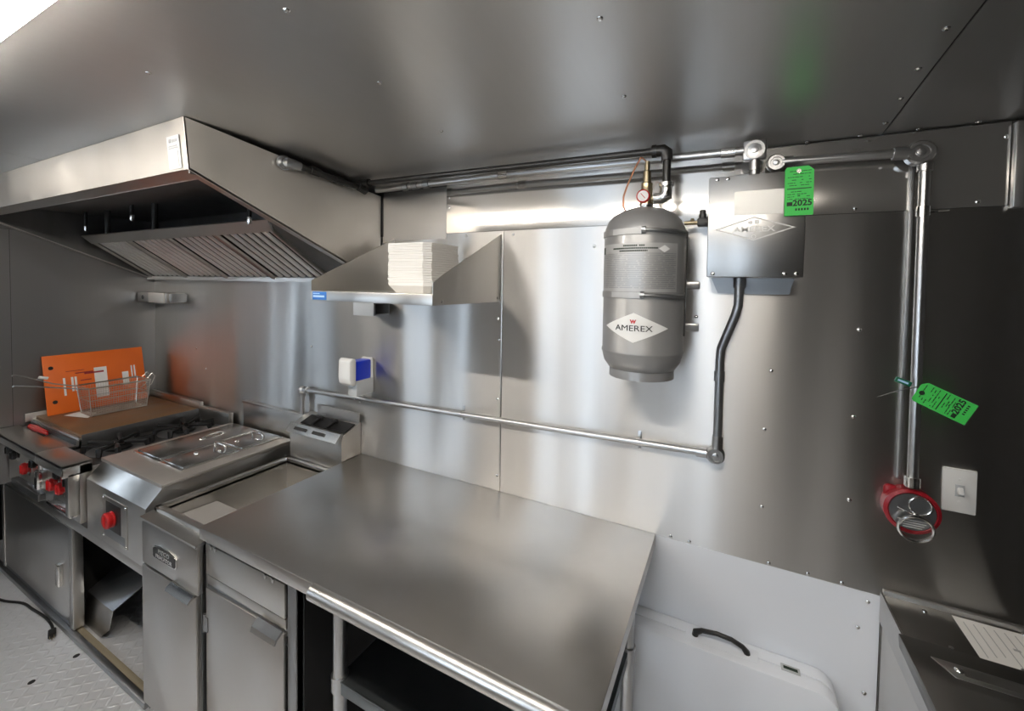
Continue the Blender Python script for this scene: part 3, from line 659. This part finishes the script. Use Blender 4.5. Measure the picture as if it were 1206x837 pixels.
# ------------------------------------------------------------------ worktop table and the cabinet under it
Z = .908
t = thing('work_table', 'long stainless work table with a rolled front edge and open undershelf', 'table', (-.62, -.35, 0))
obj('worktop', MB().box(-1.575, -.205, -.703, -.004, Z-.0035, Z, .0008).box(-1.575, -1.003, -.705, -.700, Z-.040, Z-.0005, .0006).box(-1.575, -1.572, -.703, -.004, Z-.04, Z-.001).box(-.208, -.205, -.685, -.004, Z-.04, Z-.001).box(-1.57, -.21, -.02, -.016, Z-.04, Z-.003).box(-1.57, -.21, -.5, -.35, Z-.04, Z-.003), 'steelx', t)
mb = MB().tube([(-1.003, -.706, Z-.0205), (-.232, -.706, Z-.0205)], .0215, 24); obj('rolled_edge', mb, 'steel', t)
for x, y in ((-.985, -.63), (-.26, -.63), (-.985, -.135), (-.262, -.135)):
    lg = obj('leg', MB().tube([(x, y, .06), (x, y, Z-.004)], .0195, 20), 'galv', t)
    obj('foot', MB().lathe([(0, 0), (.016, 0), (.02, .01), (.0215, .03), (.0215, .075), (0, .075)], (x, y, 0), 'z', 16), 'zinc', lg)
    obj('collar', MB().tube([(x, y, .558), (x, y, .602)], .0245, 20), 'galv', lg)
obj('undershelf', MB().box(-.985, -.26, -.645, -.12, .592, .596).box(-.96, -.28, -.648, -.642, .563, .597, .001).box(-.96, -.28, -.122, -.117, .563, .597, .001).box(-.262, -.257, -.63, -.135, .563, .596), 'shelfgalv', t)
obj('upper_brace', MB().box(-.98, -.265, -.635, -.60, Z-.06, Z-.04), 'zinc', t)
t = thing('storage_cabinet', 'steel cabinet with a pull tab door tucked under the left end of the work table', 'cabinet', (-1.35, -.35, 0))
cx0, cx1, cy = -1.572, -1.098, -.685
obj('carcass', MB().box(cx0, cx0+.004, cy, -.03, .06, .865).box(cx1-.004, cx1, cy, -.03, .06, .865).box(cx0, cx1, -.034, -.03, .06, .865).box(cx0, cx1, cy+.002, -.03, .06, .07).box(cx0, cx1, cy+.004, -.03, .855, .865).box(cx1-.038, cx1, cy-.004, cy+.02, .06, .863, .001).box(cx0, cx0+.014, cy-.002, cy+.02, .06, .863, .001).box(cx0, cx1-.03, cy, cy+.02, .69, .74), 'zinc', t)
obj('side_panel', MB().box(cx1-.001, cx1+.002, cy+.022, -.03, .06, .86), 'blackshade', t)  # steel side coloured black to carry the shade under the worktop
for x in (cx0+.04, cx1-.05):
    for y in (cy+.05, -.08): obj('foot', MB().lathe([(0, 0), (.018, 0), (.018, .02), (.014, .03), (.014, .06), (0, .06)], (x, y, 0), 'z', 12), 'zinc', t)
dr = obj('drawer_front', MB().box(cx0+.016, cx1-.044, cy-.010, cy+.006, .748, .852, .0015), 'steel', t)
obj('catches', MB().box(cx0+.050, cx0+.058, cy-.014, cy-.009, .842, .854).box(cx0+.072, cx0+.080, cy-.014, cy-.009, .842, .854).box(cx1-.135, cx1-.127, cy-.014, cy-.009, .842, .854).box(cx1-.098, cx1-.09, cy-.014, cy-.009, .842, .854), 'chrome', dr)
rl = obj('rail', MB().box(cx0+.016, cx1-.044, cy-.006, cy+.004, .712, .742, .001), 'steel', t)
dr = obj('door', MB().box(cx0+.018, cx1-.046, cy-.012, cy+.004, .07, .702, .0018), 'steelx', t)
obj('pull_tab', MB().prism([(cy-.010, .710), (cy-.014, .712), (cy-.034, .698), (cy-.038, .684), (cy-.034, .683), (cy-.028, .694), (cy-.010, .704)], 'x', cx1-.165, cx1-.050), 'chrome', dr)
obj('hinge', MB().tube([(cx0+.008, cy-.010, .545), (cx0+.008, cy-.010, .605)], .006, 8).box(cx0+.004, cx0+.03, cy-.014, cy-.010, .55, .60), 'zinc', dr)

# ------------------------------------------------------------------ fryer
fx0, fx1, fy = -1.965, -1.580, -.705
t = thing('deep_fryer', 'stainless deep fryer with a badge, long oil tank and flue box at the back', 'fryer', (-1.83, -.36, 0))
obj('carcass', MB().box(fx0+.003, fx0+.007, fy+.01, -.03, .08, .80).box(fx1-.007, fx1-.003, fy+.01, -.03, .08, .80).box(fx0+.003, fx1-.003, -.034, -.03, .08, .8).box(fx0+.003, fx1-.003, fy+.01, -.03, .12, .125), 'zinc', t)
fp = obj('front_panel', MB().box(fx0, fx1, fy-.004, fy+.016, .668, .836, .002), 'steelx', t)
obj('drain_ledge', MB().prism([(fy-.010, .836), (fy-.010, .844), (fy+.034, .850), (fy+.034, .838)], 'x', fx0-.001, fx1+.001), 'steel', t)
bc = (-1.790, fy-.004, .741)
bp = [(-.078, -.022), (.078, -.022), (.083, -.016), (.083, .016), (.07, .024), (.03, .031), (-.03, .031), (-.07, .024), (-.083, .016), (-.083, -.016)]
bd = obj('badge', MB().prism(bp, 'z', 0, .005, .001).xf(WALLF(*bc)), 'chrome', fp, 'chrome rimmed black maker badge')
bq = [(x*.93, y*.84) for x, y in bp]; bd2 = MB().prism(bq, 'z', .005, .0062).xf(WALLF(*bc))
bface = obj('badge', bd2, 'black', fp, 'black badge face')
ob = WALLF(bc[0], bc[1]-.0064, bc[2])
text_mesh('PITCO', .021, .0004, ob @ Matrix.Translation((0, .011, 0)), 'chrome', 'badge_lettering', fp, .0004, 1.3)
text_mesh('FRIALATOR', .019, .0004, ob @ Matrix.Translation((0, -.009, 0)), 'chrome', 'badge_lettering', fp, .0004, 1.15)
dr = obj('door', MB().box(fx0+.002, fx1-.008, fy-.006, fy+.012, .122, .660, .002), 'steelx', t)
obj('pull_tab', MB().prism([(fy-.004, .668), (fy-.010, .670), (fy-.026, .658), (fy-.030, .650), (fy-.026, .649), (fy-.021, .654), (fy-.004, .662)], 'x', fx1-.160, fx1-.012), 'chrome', dr)
for x in (fx0+.04, fx1-.04):
    for y in (fy+.06, -.1): obj('leg', MB().lathe([(0, 0), (.02, 0), (.022, .02), (.018, .03), (.018, .12), (0, .12)], (x, y, 0), 'z', 14), 'blackpipe', t)
# open oil tank: rim walls and floor
ty0, ty1, tz = -.672, -.120, .864
obj('oil_tank', MB().box(fx0+.02, fx1-.02, ty0+.02, ty1-.01, .62, .624), 'steel', t)
for b_ in ((fx0+.004, fx0+.026, ty0, ty1), (fx1-.026, fx1-.004, ty0, ty1), (fx0+.004, fx1-.004, ty0, ty0+.024), (fx0+.004, fx1-.004, ty1-.02, ty1)):
    obj('rim', MB().box(*b_, .838, tz, .002), 'steel', t)
for b_ in ((fx0+.022, fx0+.026, ty0+.01, ty1-.01), (fx1-.026, fx1-.022, ty0+.01, ty1-.01), (fx0+.022, fx1-.022, ty0+.02, ty0+.024), (fx0+.022, fx1-.022, ty1-.020, ty1-.016)):
    obj('tank_wall', MB().box(*b_, .62, .85), 'steel', t)
obj('drain_board', MB().slab([(fx0+.03, -.642, .806), (fx1-.03, -.642, .806), (fx1-.03, -.462, .796), (fx0+.03, -.462, .796)], .004), 'dboard', t, 'pale sloping drain board')
obj('screen', MB().box(fx0+.03, fx1-.03, -.455, ty1-.03, .700, .704), 'steel', t)
# flue box at the back
q0, q1 = -1.945, -1.580
fb = obj('flue_box', MB().prism([(-.118, .866), (-.118, 1.000), (-.108, 1.028), (-.004, 1.064), (-.004, .866)], 'x', q0, q1), 'steel', t)
obj('visor', MB().prism([(-.108, 1.034), (-.114, 1.036), (-.146, 1.002), (-.143, .998), (-.116, 1.024)], 'x', q0-.002, q1-.010), 'chrome', fb)
mb = MB(); mb2 = MB()
vm = frame_on((0, -.1305, 1.0195), (1, 0, 0), (0, .032, .034))
for a in (.095, .225): obj('slot', MB().box(q0+a-.042, q0+a+.042, -.007, .007, 0, .0035).xf(vm), 'black', fb)
gm = frame_on((0, -.060, 1.0465), (1, 0, 0), (0, .104, .036))
obj('flue_grate', MB().box(q0+.05, q1-.006, -.040, .030, 0, .004).xf(gm), 'cast', fb)
for a in (.13, .235): obj('flue_bar', MB().box(q0+a, q0+a+.014, -.036, .026, .004, .014, .002).box(q0+a-.012, q0+a+.026, .006, .016, .004, .016, .002).xf(gm), 'cast', fb)
obj('flue_deflector', MB().prism([(-1.865, 1.058), (q1+.012, 1.066), (q1+.012, 1.112), (-1.868, 1.118)], 'y', -.026, -.021), 'steel', fb)

# ------------------------------------------------------------------ steam table
sx, ex, sy = -2.578, -2.034, -.670
t = thing('steam_table', 'stainless drop in steam table with covered pans and one red knob', 'steam table', (-2.3, -.35, .588))
obj('body', MB().prism([(sy, .590), (sy, .831), (-.614, .893), (-.614, .897), (-.05, .897), (-.05, .590)], 'x', sx, ex, .0015), 'steel', t)
obj('deck', MB().box(sx-.006, ex+.006, -.618, -.045, .893, .908, .002), 'deck', t)
obj('backsplash', MB().box(-2.49, -1.950, -.030, -.008, .86, 1.045, .002).box(-2.495, -1.950, -.034, -.006, 1.036, 1.047, .002), 'steel', t)
bz = obj('control_bezel', MB().box(-2.405, -2.185, sy-.004, sy+.002, .622, .802, .0015), 'steelx', t)
obj('control_plate', MB().box(-2.372, -2.235, sy-.005, sy-.002, .648, .786, .001), 'black', bz)
obj('lower_plate', MB().box(-2.39, -2.20, sy-.0055, sy-.003, .632, .668, .001), 'zinc', bz)
for x in (-2.397, -2.193):
    for z in (.63, .794): part_copy('screw', screw_me(), bz, Vector((x, sy-.004, z))-wloc(t))
obj('knob', MB().lathe([(0, 0), (.032, 0), (.034, .004), (.030, .008), (.033, .012), (.034, .022), (.030, .027), (0, .028)], (-2.308, sy-.005, .722), 'y', 24).box(-2.312, -2.304, sy-.036, sy-.030, .702, .742, .002), 'red', t, 'red control knob')
def lid(name, label, x0, x1, y0, y1, handle):
    t2 = thing(name, label, 'lid', ((x0+x1)/2, (y0+y1)/2, .908))
    z = .9085
    obj('rim', MB().box(x0, x1, y0, y1, z, z+.007, .0025), 'chrome', t2)
    obj('raised_top', MB().prism([(x0+.012, y0+.012), (x1-.012, y0+.012), (x1-.012, y1-.012), (x0+.012, y1-.012)], 'z', z+.005, z+.013, .004), 'lidst', t2)
    handle(t2, z+.012); return t2
def recess(x, y, ln):
    def f(t2, z):
        mb = MB(); n = 28
        rows = []
        for i in range(n):
            a = 2*math.pi*i/n
            rows.append([mb.bm.verts.new((x+r*.42*math.cos(a), y+r*math.sin(a), z+h)) for r, h in ((ln, 0), (ln*.95, .003), (ln*.82, .003), (ln*.72, -.001))])
        for i in range(n):
            A, B = rows[i], rows[(i+1) % n]
            for j in range(3): mb.bm.faces.new((A[j], A[j+1], B[j+1], B[j]))
        mb.bm.faces.new([r[3] for r in rows])
        obj('recessed_grip', mb, 'chrome', t2)
        obj('grip_bar', MB().tube([(x, y-ln*.8, z+.002), (x, y-ln*.5, z+.010), (x, y+ln*.5, z+.010), (x, y+ln*.8, z+.002)], .005, 10), 'chrome', t2)
    return f
def bar(x, y):
    def f(t2, z):
        obj('handle', MB().tube([(x-.045, y, z-.002), (x-.045, y, z+.018), (x-.035, y, z+.024), (x+.035, y, z+.024), (x+.045, y, z+.018), (x+.045, y, z-.002)], .005, 10), 'chrome', t2)
        obj('studs', MB().ball((x-.03, y-.09, z+.002), .010, (1.4, 1, .6)).ball((x+.03, y-.02, z+.002), .009, (1.4, 1, .6)), 'chrome', t2)
    return f
lid('pan_lid', 'wide steel pan lid with an oval grip, left on the steam table', -2.530, -2.292, -.520, -.055, recess(-2.405, -.235, .065))
lid('pan_lid', 'narrow steel pan lid at the front right of the steam table', -2.285, -2.100, -.520, -.275, bar(-2.195, -.31))
lid('pan_lid', 'narrow steel pan lid at the back right of the steam table', -2.285, -2.100, -.270, -.055, bar(-2.19, -.13))

# ------------------------------------------------------------------ open burner range
rx0, rx1 = -2.918, -2.606
t = thing('burner_range', 'open burner range with black cast iron grates and red knobs', 'stove', (-2.76, -.35, .588))
obj('body', MB().box(rx0+.002, rx1-.002, -.64, -.04, .590, .872, .001), 'steel', t)
obj('burner_deck', MB().box(rx0+.004, rx1-.004, -.635, -.05, .872, .876), 'dark', t)
obj('front_ledge', MB().box(rx0, rx1, -.742, -.640, .893, .905, .0015).box(rx0, rx1, -.742, -.736, .858, .905, .001).box(rx1-.004, rx1, -.742, -.64, .850, .905, .001), 'steel', t)
obj('control_panel', MB().box(rx0, rx1, -.684, -.64, .62, .893, .001), 'steelx', t)
obj('end_cap', MB().box(rx1-.034, rx1, -.722, -.684, .668, .86, .0015), 'steel', t)
obj('drip_tray', MB().box(rx0+.05, rx1-.012, -.715, -.684, .655, .676, .002).box(rx0+.05, rx1-.012, -.722, -.714, .668, .682, .001), 'chrome', t)
obj('back_rail', MB().box(rx0+.002, rx1-.002, -.045, -.02, .872, .955, .001), 'steel', t)
def knob(par, x, z, m, r=.024, y=-.684):
    if m == 'red': r = .030
    mb = MB().lathe([(0, 0), (r*.8, 0), (r*.8, .006), (r, .008), (r*1.02, .012), (r*.96, .022), (r*.8, .025), (0, .026)], (x, y-.004, z), 'y', 24)
    k = obj('knob', mb, m, par, {'red': 'red control knob', 'black': 'black control knob'}[m])
    obj('knob_grip', MB().box(x-.004, x+.004, y-.034, y-.028, z-r*.7, z+r*.7, .002), m, k)
    obj('knob_bezel', MB().lathe([(0, 0), (r*1.45, 0), (r*1.45, .003), (r*1.1, .005), (0, .005)], (x, y, z), 'y', 20), 'chrome', k)
for x, z, m in ((-2.885, .745, 'red'), (-2.775, .752, 'red'), (-2.80, .815, 'black'), (-2.685, .805, 'black')): knob(t, x, z, m)
def grate(x, y):
    g = MB()
    w, d = .128, .115
    for k in range(4):
        a = math.pi/4+k*math.pi/2+.12
        c, s = math.cos(a), math.sin(a)
        for da in (-.28, .28):
            ca, sa = math.cos(a+da), math.sin(a+da)
            g.tube([(x+c*.022+ca*.004, y+s*.022+sa*.004, .906), (x+ca*.13, y+sa*.125, .910), (x+ca*.14, y+sa*.13, .880)], [.008, .011, .010], 6)
    g.lathe([(.018, .892), (.03, .892), (.03, .902), (.018, .902)], (x, y, 0), 'z', 16)
    return g
for y in (-.49, -.20):
    gr = obj('grate', grate(-2.76, y), 'cast', t)
    obj('burner_head', MB().lathe([(0, .876), (.048, .876), (.05, .884), (.04, .892), (.012, .894), (0, .892)], (-2.76, y, 0), 'z', 24), 'cast', gr)
    obj('drip_bowl', MB().lathe([(.055, .8765), (.118, .8785), (.122, .8765), (.055, .876)], (-2.76, y, 0), 'z', 28), 'zinc', gr)

# ------------------------------------------------------------------ griddle
gx0, gx1 = -3.552, -2.922
t = thing('griddle', 'flat top griddle with a brown seasoned plate in the far corner', 'griddle', (-3.24, -.35, .588))
obj('body', MB().box(gx0, gx1, -.60, -.045, .590, .915, .001), 'dark', t)
obj('plate', MB().box(gx0+.004, gx1-.004, -.578, -.05, .915, .940, .002), 'grime', t)
obj('back_splash', MB().box(gx0, gx1, -.045, -.022, .86, .978, .0015), 'steelx', t)
obj('left_splash', MB().box(gx0-.004, gx0+.006, -.62, -.045, .915, .962, .001), 'steel', t)
obj('right_edge', MB().box(gx1-.004, gx1+.001, -.578, -.048, .876, .9405, .0005), 'dark', t)
obj('grease_trough', MB().box(gx0, gx1, -.645, -.578, .872, .888, .001).box(gx0, gx1, -.590, -.578, .885, .925, .001), 'steel', t)
obj('trough_slot', MB().box(-3.13, -3.03, -.630, -.604, .8882, .8895, .001), 'black', t)
obj('front_ledge', MB().box(gx0, gx1, -.742, -.642, .893, .906, .0015).box(gx0, gx1, -.742, -.736, .862, .906, .001), 'steel', t)
obj('control_panel', MB().box(gx0, gx1, -.682, -.60, .62, .893, .001), 'steelx', t)
for x, z, m in ((-3.245, .745, 'red'), (-3.115, .80, 'black'), (-3.47, .80, 'black'), (-3.40, .785, 'black')): knob(t, x, z, m, y=-.682)
obj('gas_valve', MB().box(-3.03, -2.99, -.72, -.682, .70, .79, .004).tube([(-3.01, -.70, .79), (-3.01, -.70, .82), (-3.05, -.70, .825)], .008, 8), 'chrome', t)
obj('drip_tray', MB().box(-3.40, -3.02, -.71, -.682, .63, .665, .002), 'dark', t)
solo('kitchen_tongs', MB().tube([(-3.52, -.610, .901), (-3.42, -.612, .906), (-3.28, -.606, .902)], [.006, .012, .006], 8).tube([(-3.50, -.620, .899), (-3.40, -.622, .902), (-3.24, -.616, .901)], [.006, .011, .005], 8), 'red',
     'red handled tongs lying behind the front ledge of the griddle', 'tongs', (-3.4, -.614, .889))
solo('scraper', MB().box(-3.33, -3.24, -.632, -.596, .8885, .897, .002).tube([(-3.36, -.614, .897), (-3.30, -.614, .895)], .008, 8), 'black', 'small black scraper lying beside the red tongs on the griddle', 'scraper', (-3.29, -.614, .889))
# orange board leaning on the left wall
B0, B1 = Vector((-3.478, 0, .941)), Vector((-3.556, 0, 1.278))
bm_ = frame_on((B0.x, -.318, B0.z), (0, 1, 0), tuple(B1-B0))   # x = +y, y up the board, z towards +x
hgt = (B1-B0).length
t = thing('orange_panel', 'bright orange panel with stickers leaning on the wall behind the griddle', 'panel', (-3.48, -.318, .941))
obj('board', MB().box(-.232, .236, 0, hgt, -.006, 0, .001).xf(bm_), 'orange', t)
mb = MB()
for x, y in ((-.200, .272), (-.196, .072)): mb.lathe([(0, 0), (.011, 0), (.011, .0008), (0, .0008)], (x, y, 0), 'z', 12)
obj('holes', mb.xf(bm_), 'black', t)
def stick(x0, x1, y0, y1, m='paper'): obj('sticker', MB().box(x0, x1, y0, y1, 0, .0008).xf(bm_), m, t)
stick(-.015, .045, .06, .245); stick(.118, .150, .11, .195); stick(.165, .172, .15, .23); stick(.180, .187, .15, .23)
for x0 in (-.155, -.120, -.105): stick(x0, x0+.010, .10+.02*(x0 > -.15), .205)
mb = MB()
mb.box(-.10, -.02, .222, .228, 0, .0009).box(-.06, .03, .212, .222, .0008, .0016).box(-.08, -.03, .175, .181, 0, .0009).box(-.14, -.06, .240, .243, 0, .0009)
obj('printed_lines', mb.xf(bm_), 'darkred', t)
solo('paper_sheet', MB().slab([(-3.42, -.50, .942), (-3.25, -.452, .942), (-3.33, -.385, .942), (-3.44, -.42, .942)][::1], .001), 'paper', 'white paper scrap lying under the wire basket on the griddle', 'paper', (-3.36, -.44, .941))
# wire fry basket
t = thing('fry_basket', 'wire fry basket with two long handles standing on the griddle plate', 'basket', (-3.33, -.31, .942))
xa, xb, ya, yb, za, zb = -3.405, -3.235, -.45, -.165, .9435, 1.108
def P(u, v, w):     # 0..1 coordinates in the basket, tapering to the bottom
    k = .82+.18*w
    return Vector(((xa+xb)/2+(u-.5)*(xb-xa)*k, (ya+yb)/2+(v-.5)*(yb-ya)*(.90+.10*w), za+w*(zb-za)))
mb = MB()
for w, r in ((1, .0032), (.985, .0022), (.55, .0016), (.02, .0028)): mb.tube([P(0, 0, w), P(1, 0, w), P(1, 1, w), P(0, 1, w), P(0, 0, w)], r, 6)
for u, v in ((0, 0), (1, 0), (0, 1), (1, 1)): mb.tube([P(u, v, 0), P(u, v, 1)], .0026, 6)
obj('frame', mb, 'mesh', t)
mb = MB()
for i in range(1, 24): mb.tube([P(0, i/24, 1), P(0, i/24, 0), P(1, i/24, 0), P(1, i/24, 1)], .0006, 3, False)
for i in range(1, 14): mb.tube([P(i/14, 0, 1), P(i/14, 0, 0), P(i/14, 1, 0), P(i/14, 1, 1)], .0006, 3, False)
for i in range(1, 14): mb.tube([P(0, 0, i/14), P(1, 0, i/14), P(1, 1, i/14), P(0, 1, i/14), P(0, 0, i/14)], .0006, 3, False)
obj('wire_mesh', mb, 'mesh', t)
h1 = obj('handle', MB().tube([P(.05, 0, .98), P(.05, 0, .98)+Vector((0, -.10, .035)), (-3.412, -.66, 1.203), (-3.412, -.69, 1.213), (-3.405, -.70, 1.208)], .0034, 8), 'zinc', t)
obj('handle_grip', MB().tube([(-3.407, -.565, 1.172), (-3.410, -.600, 1.184)], .008, 8), 'whitep', h1)
obj('handle', MB().tube([P(.95, 0, .98), P(.95, 0, .98)+Vector((0, -.10, .03)), (-3.252, -.70, 1.176), (-3.252, -.725, 1.182), (-3.258, -.73, 1.176)], .0034, 8), 'zinc', t)
mb = MB()
for u in (.3, .7): mb.tube([P(u, 1, .98), P(u, 1, 1)+Vector((0, .03, .03)), P(u, 1, 1)+Vector((0, .045, .008)), P(u, 1, .75)+Vector((0, .03, 0)), P(u, 1, .6)], .0022, 6)
obj('hanging_hooks', mb, 'mesh', t)

# ------------------------------------------------------------------ equipment stand below
t = thing('equipment_stand', 'steel equipment stand with one cabinet door and an open bay under the cookers', 'stand', (-2.8, -.35, 0))
ey = -.655
obj('apron', MB().box(-3.86, -2.035, ey, ey+.03, .530, .588, .0015).box(-3.86, -2.035, ey-.006, ey, .578, .588, .001), 'steelx', t)
obj('top_frame', MB().box(-3.86, -2.035, ey+.03, -.02, .575, .588), 'dark', t)
obj('post', MB().box(-2.834, -2.792, ey-.004, ey+.036, .030, .531, .001), 'steel', t)
obj('post', MB().box(-3.80, -3.765, ey-.004, ey+.036, .030, .531, .001), 'steel', t)
obj('post', MB().box(-2.070, -2.036, ey+.004, ey+.036, .030, .531, .001), 'dark', t)
d = obj('door', MB().box(-3.763, -2.836, ey-.002, ey+.016, .05, .526, .0015), 'steelx', t)
obj('handle', MB().prism([(-2.945, .215), (-2.905, .215), (-2.905, .322), (-2.945, .322)], 'y', ey-.022, ey-.002, .004), 'chrome', d)
obj('inner_panel', MB().box(-2.91, -2.905, ey+.04, -.03, .002, .575).box(-2.075, -2.070, ey+.04, -.03, .002, .575).box(-2.91, -2.07, -.032, -.028, .002, .575), 'blackshade', t)
obj('bottom_rail', MB().box(-3.80, -2.836, ey, ey+.02, .0285, .05), 'zinc', t)
# folded steel chute in the open bay
t = thing('steel_chute', 'folded sheet of steel leaning in the dark open bay below the steam table', 'chute', (-2.73, -.5, 0))
obj('face', MB().slab([(-2.86, -.602, .004), (-2.67, -.602, .004), (-2.60, -.594, .06), (-2.58, -.585, .155), (-2.86, -.585, .155)], .003), 'tape', t)
obj('top_sheet', MB().slab([(-2.86, -.586, .155), (-2.58, -.586, .155), (-2.50, -.30, .345), (-2.86, -.26, .33)], .003), 'zinc', t)
# power cord
t = thing('power_cord', 'black power cord with its plug lying on the diamond plate floor', 'cord', (-2.95, -.69, 0))
pts = [(-3.95, -.78, .006), (-3.7, -.775, .006), (-3.45, -.748, .006), (-3.31, -.700, .006), (-3.20, -.690, .006), (-3.08, -.680, .006), (-2.99, -.682, .006), (-2.935, -.690, .006), (-2.905, -.70, .008)]
sp = []
for i in range(len(pts)-1):
    p0, p1, p2, p3 = [Vector(pts[max(0, min(len(pts)-1, i+k))]) for k in (-1, 0, 1, 2)]
    for j in range(5):
        u = j/5; sp.append(.5*((2*p1)+(p2-p0)*u+(2*p0-5*p1+4*p2-p3)*u*u+(3*p1-p0-3*p2+p3)*u**3))
sp.append(Vector(pts[-1]))
obj('cable', MB().tube(sp, .0058, 8), 'black', t)
pm_ = frame_on((-2.885, -.706, .015), (1, -.3, 0), (.3, 1, 0))
obj('plug', MB().box(-.025, .02, -.014, .014, -.013, .013, .005).lathe([(0, 0)], (0, 0, 0)).xf(pm_), 'black', t)
obj('plug_pins', MB().box(.02, .038, -.008, -.006, -.003, .003).box(.02, .038, .006, .008, -.003, .003).tube([(.02, 0, -.008), (.036, 0, -.008)], .0025, 6).xf(pm_), 'brass', t)
# two dark drain holes
fh = MB().lathe([(0, .0006), (.012, .0006), (.012, 0)], (0, 0, 0), 'z', 14).mesh('floor_bolt', 'black')
for x, y in ((-2.639, -.695), (-2.632, -.837)): part_copy('floor_bolt', fh, floor, (x, y, 0))

# ------------------------------------------------------------------ folding table against the wall
t = thing('folding_table', 'white plastic folding table standing on edge against the wall, black carry handle on top', 'table', (-.1, -.05, 0))
x0, x1, zt = -.62, .292, .648
def rrect(x0, x1, z0, z1, r, n=8):
    p = []
    for cx, cz0, a0 in ((x1-r, z1-r, 0), (x0+r, z1-r, 90), (x0+r, z0+r, 180), (x1-r, z0+r, 270)):
        for i in range(n+1):
            a = math.radians(a0+90*i/n); p.append((cx+r*math.cos(a), cz0+r*math.sin(a)))
    return p
obj('top', MB().prism(rrect(x0, x1, 0, zt, .05), 'y', -.052, -.100, .005), 'white', t)
obj('top', MB().prism(rrect(x0, x1, 0, zt, .05), 'y', -.006, -.050, .005), 'white', t)
obj('handle_recess', MB().box(-.098, .10, -.075, -.026, zt-.004, zt+.0012, .001), 'white', t)
obj('carry_handle', MB().tube([(-.072, -.052, zt-.004), (-.070, -.052, zt+.012), (-.052, -.054, zt+.024), (-.01, -.056, zt+.032), (.03, -.056, zt+.030), (.06, -.054, zt+.018), (.070, -.052, zt+.006), (.072, -.052, zt-.004)], [.010, .009, .007, .0065, .0065, .007, .009, .010], 10), 'black', t)
lt = obj('latch', MB().box(.158, .205, -.064, -.040, zt-.002, zt+.002, .001), 'greyp', t)
obj('latch_slot', MB().box(.164, .199, -.057, -.047, zt+.0018, zt+.0026), 'ink', lt)

# ------------------------------------------------------------------ refrigerated prep counter at the right edge
t = thing('prep_counter', 'steel refrigerated prep counter with a hinged lid at the right edge', 'counter', (.85, -.4, 0))
px0, px1 = .388, 1.30
obj('body', MB().box(px0, px1, -.70, -.018, .10, .845, .002), 'steel', t)
obj('side_flange', MB().prism([(-.018, .845), (-.018, .926), (-.19, .926), (-.72, .905), (-.72, .845)], 'x', px0-.006, px0-.002), 'tape', t)
obj('rear_top', MB().box(px0, px1, -.182, -.018, .845, .920, .001), 'prep', t)
obj('rear_rail', MB().box(px0, px1, -.020, -.008, .845, .932, .002), 'steel', t)
for x, y in ((px0+.075, -.045), (px0+.085, -.165), (px0+.20, -.170), (px0+.26, -.03)): obj('stud', MB().lathe([(0, .920), (.006, .920), (.005, .9235), (0, .9245)], (x, y, 0), 'z', 10), 'chrome', t)
ld = obj('lid', MB().prism([(-.178, .921), (-.178, .928), (-.30, .932), (-.70, .915), (-.715, .90), (-.712, .89), (-.186, .90)], 'x', px0-.012, px1, .0012), 'prep', t)
yc = -.252
gp = [(.415, -.233), (1.05, -.233), (1.05, -.271), (.442, -.277)]
gr = obj('recessed_grip', MB().prism(gp, 'z', .9300, .9335, .0016), 'tape', ld, 'pale recessed pull along the lid')
obj('grip_floor', MB().prism([(.452, -.240), (1.04, -.240), (1.04, -.262), (.462, -.266)], 'z', .9333, .9340), 'steel', gr)
obj('grip_rivet', MB().ball((.456, -.252, .9335), .009, (1, 1, .5)), 'chrome', gr)
for x in (px0+.06, px1-.06):
    for y in (-.62, -.1): obj('caster', MB().lathe([(0, -.012), (.045, -.012), (.05, -.006), (.05, .006), (.045, .012), (0, .012)], (x, y, .05), 'x', 18).box(x-.02, x+.02, y-.02, y+.02, .085, .101), 'black', t)
ps = thing('paper_notice', 'white printed paper lying on the back of the prep counter', 'paper', (.62, -.1, .9205))
obj('sheet', MB().box(.520, .650, -.168, -.030, .9205, .9214), 'paper', ps)
mb = MB()
for k in range(6): mb.box(.535+k*.018, .537+k*.018, -.160+.01*(k % 3), -.045, .9214, .9217)
mb.box(.60, .612, -.105, -.098, .9214, .9218); obj('printed_lines', mb, 'lab', ps)
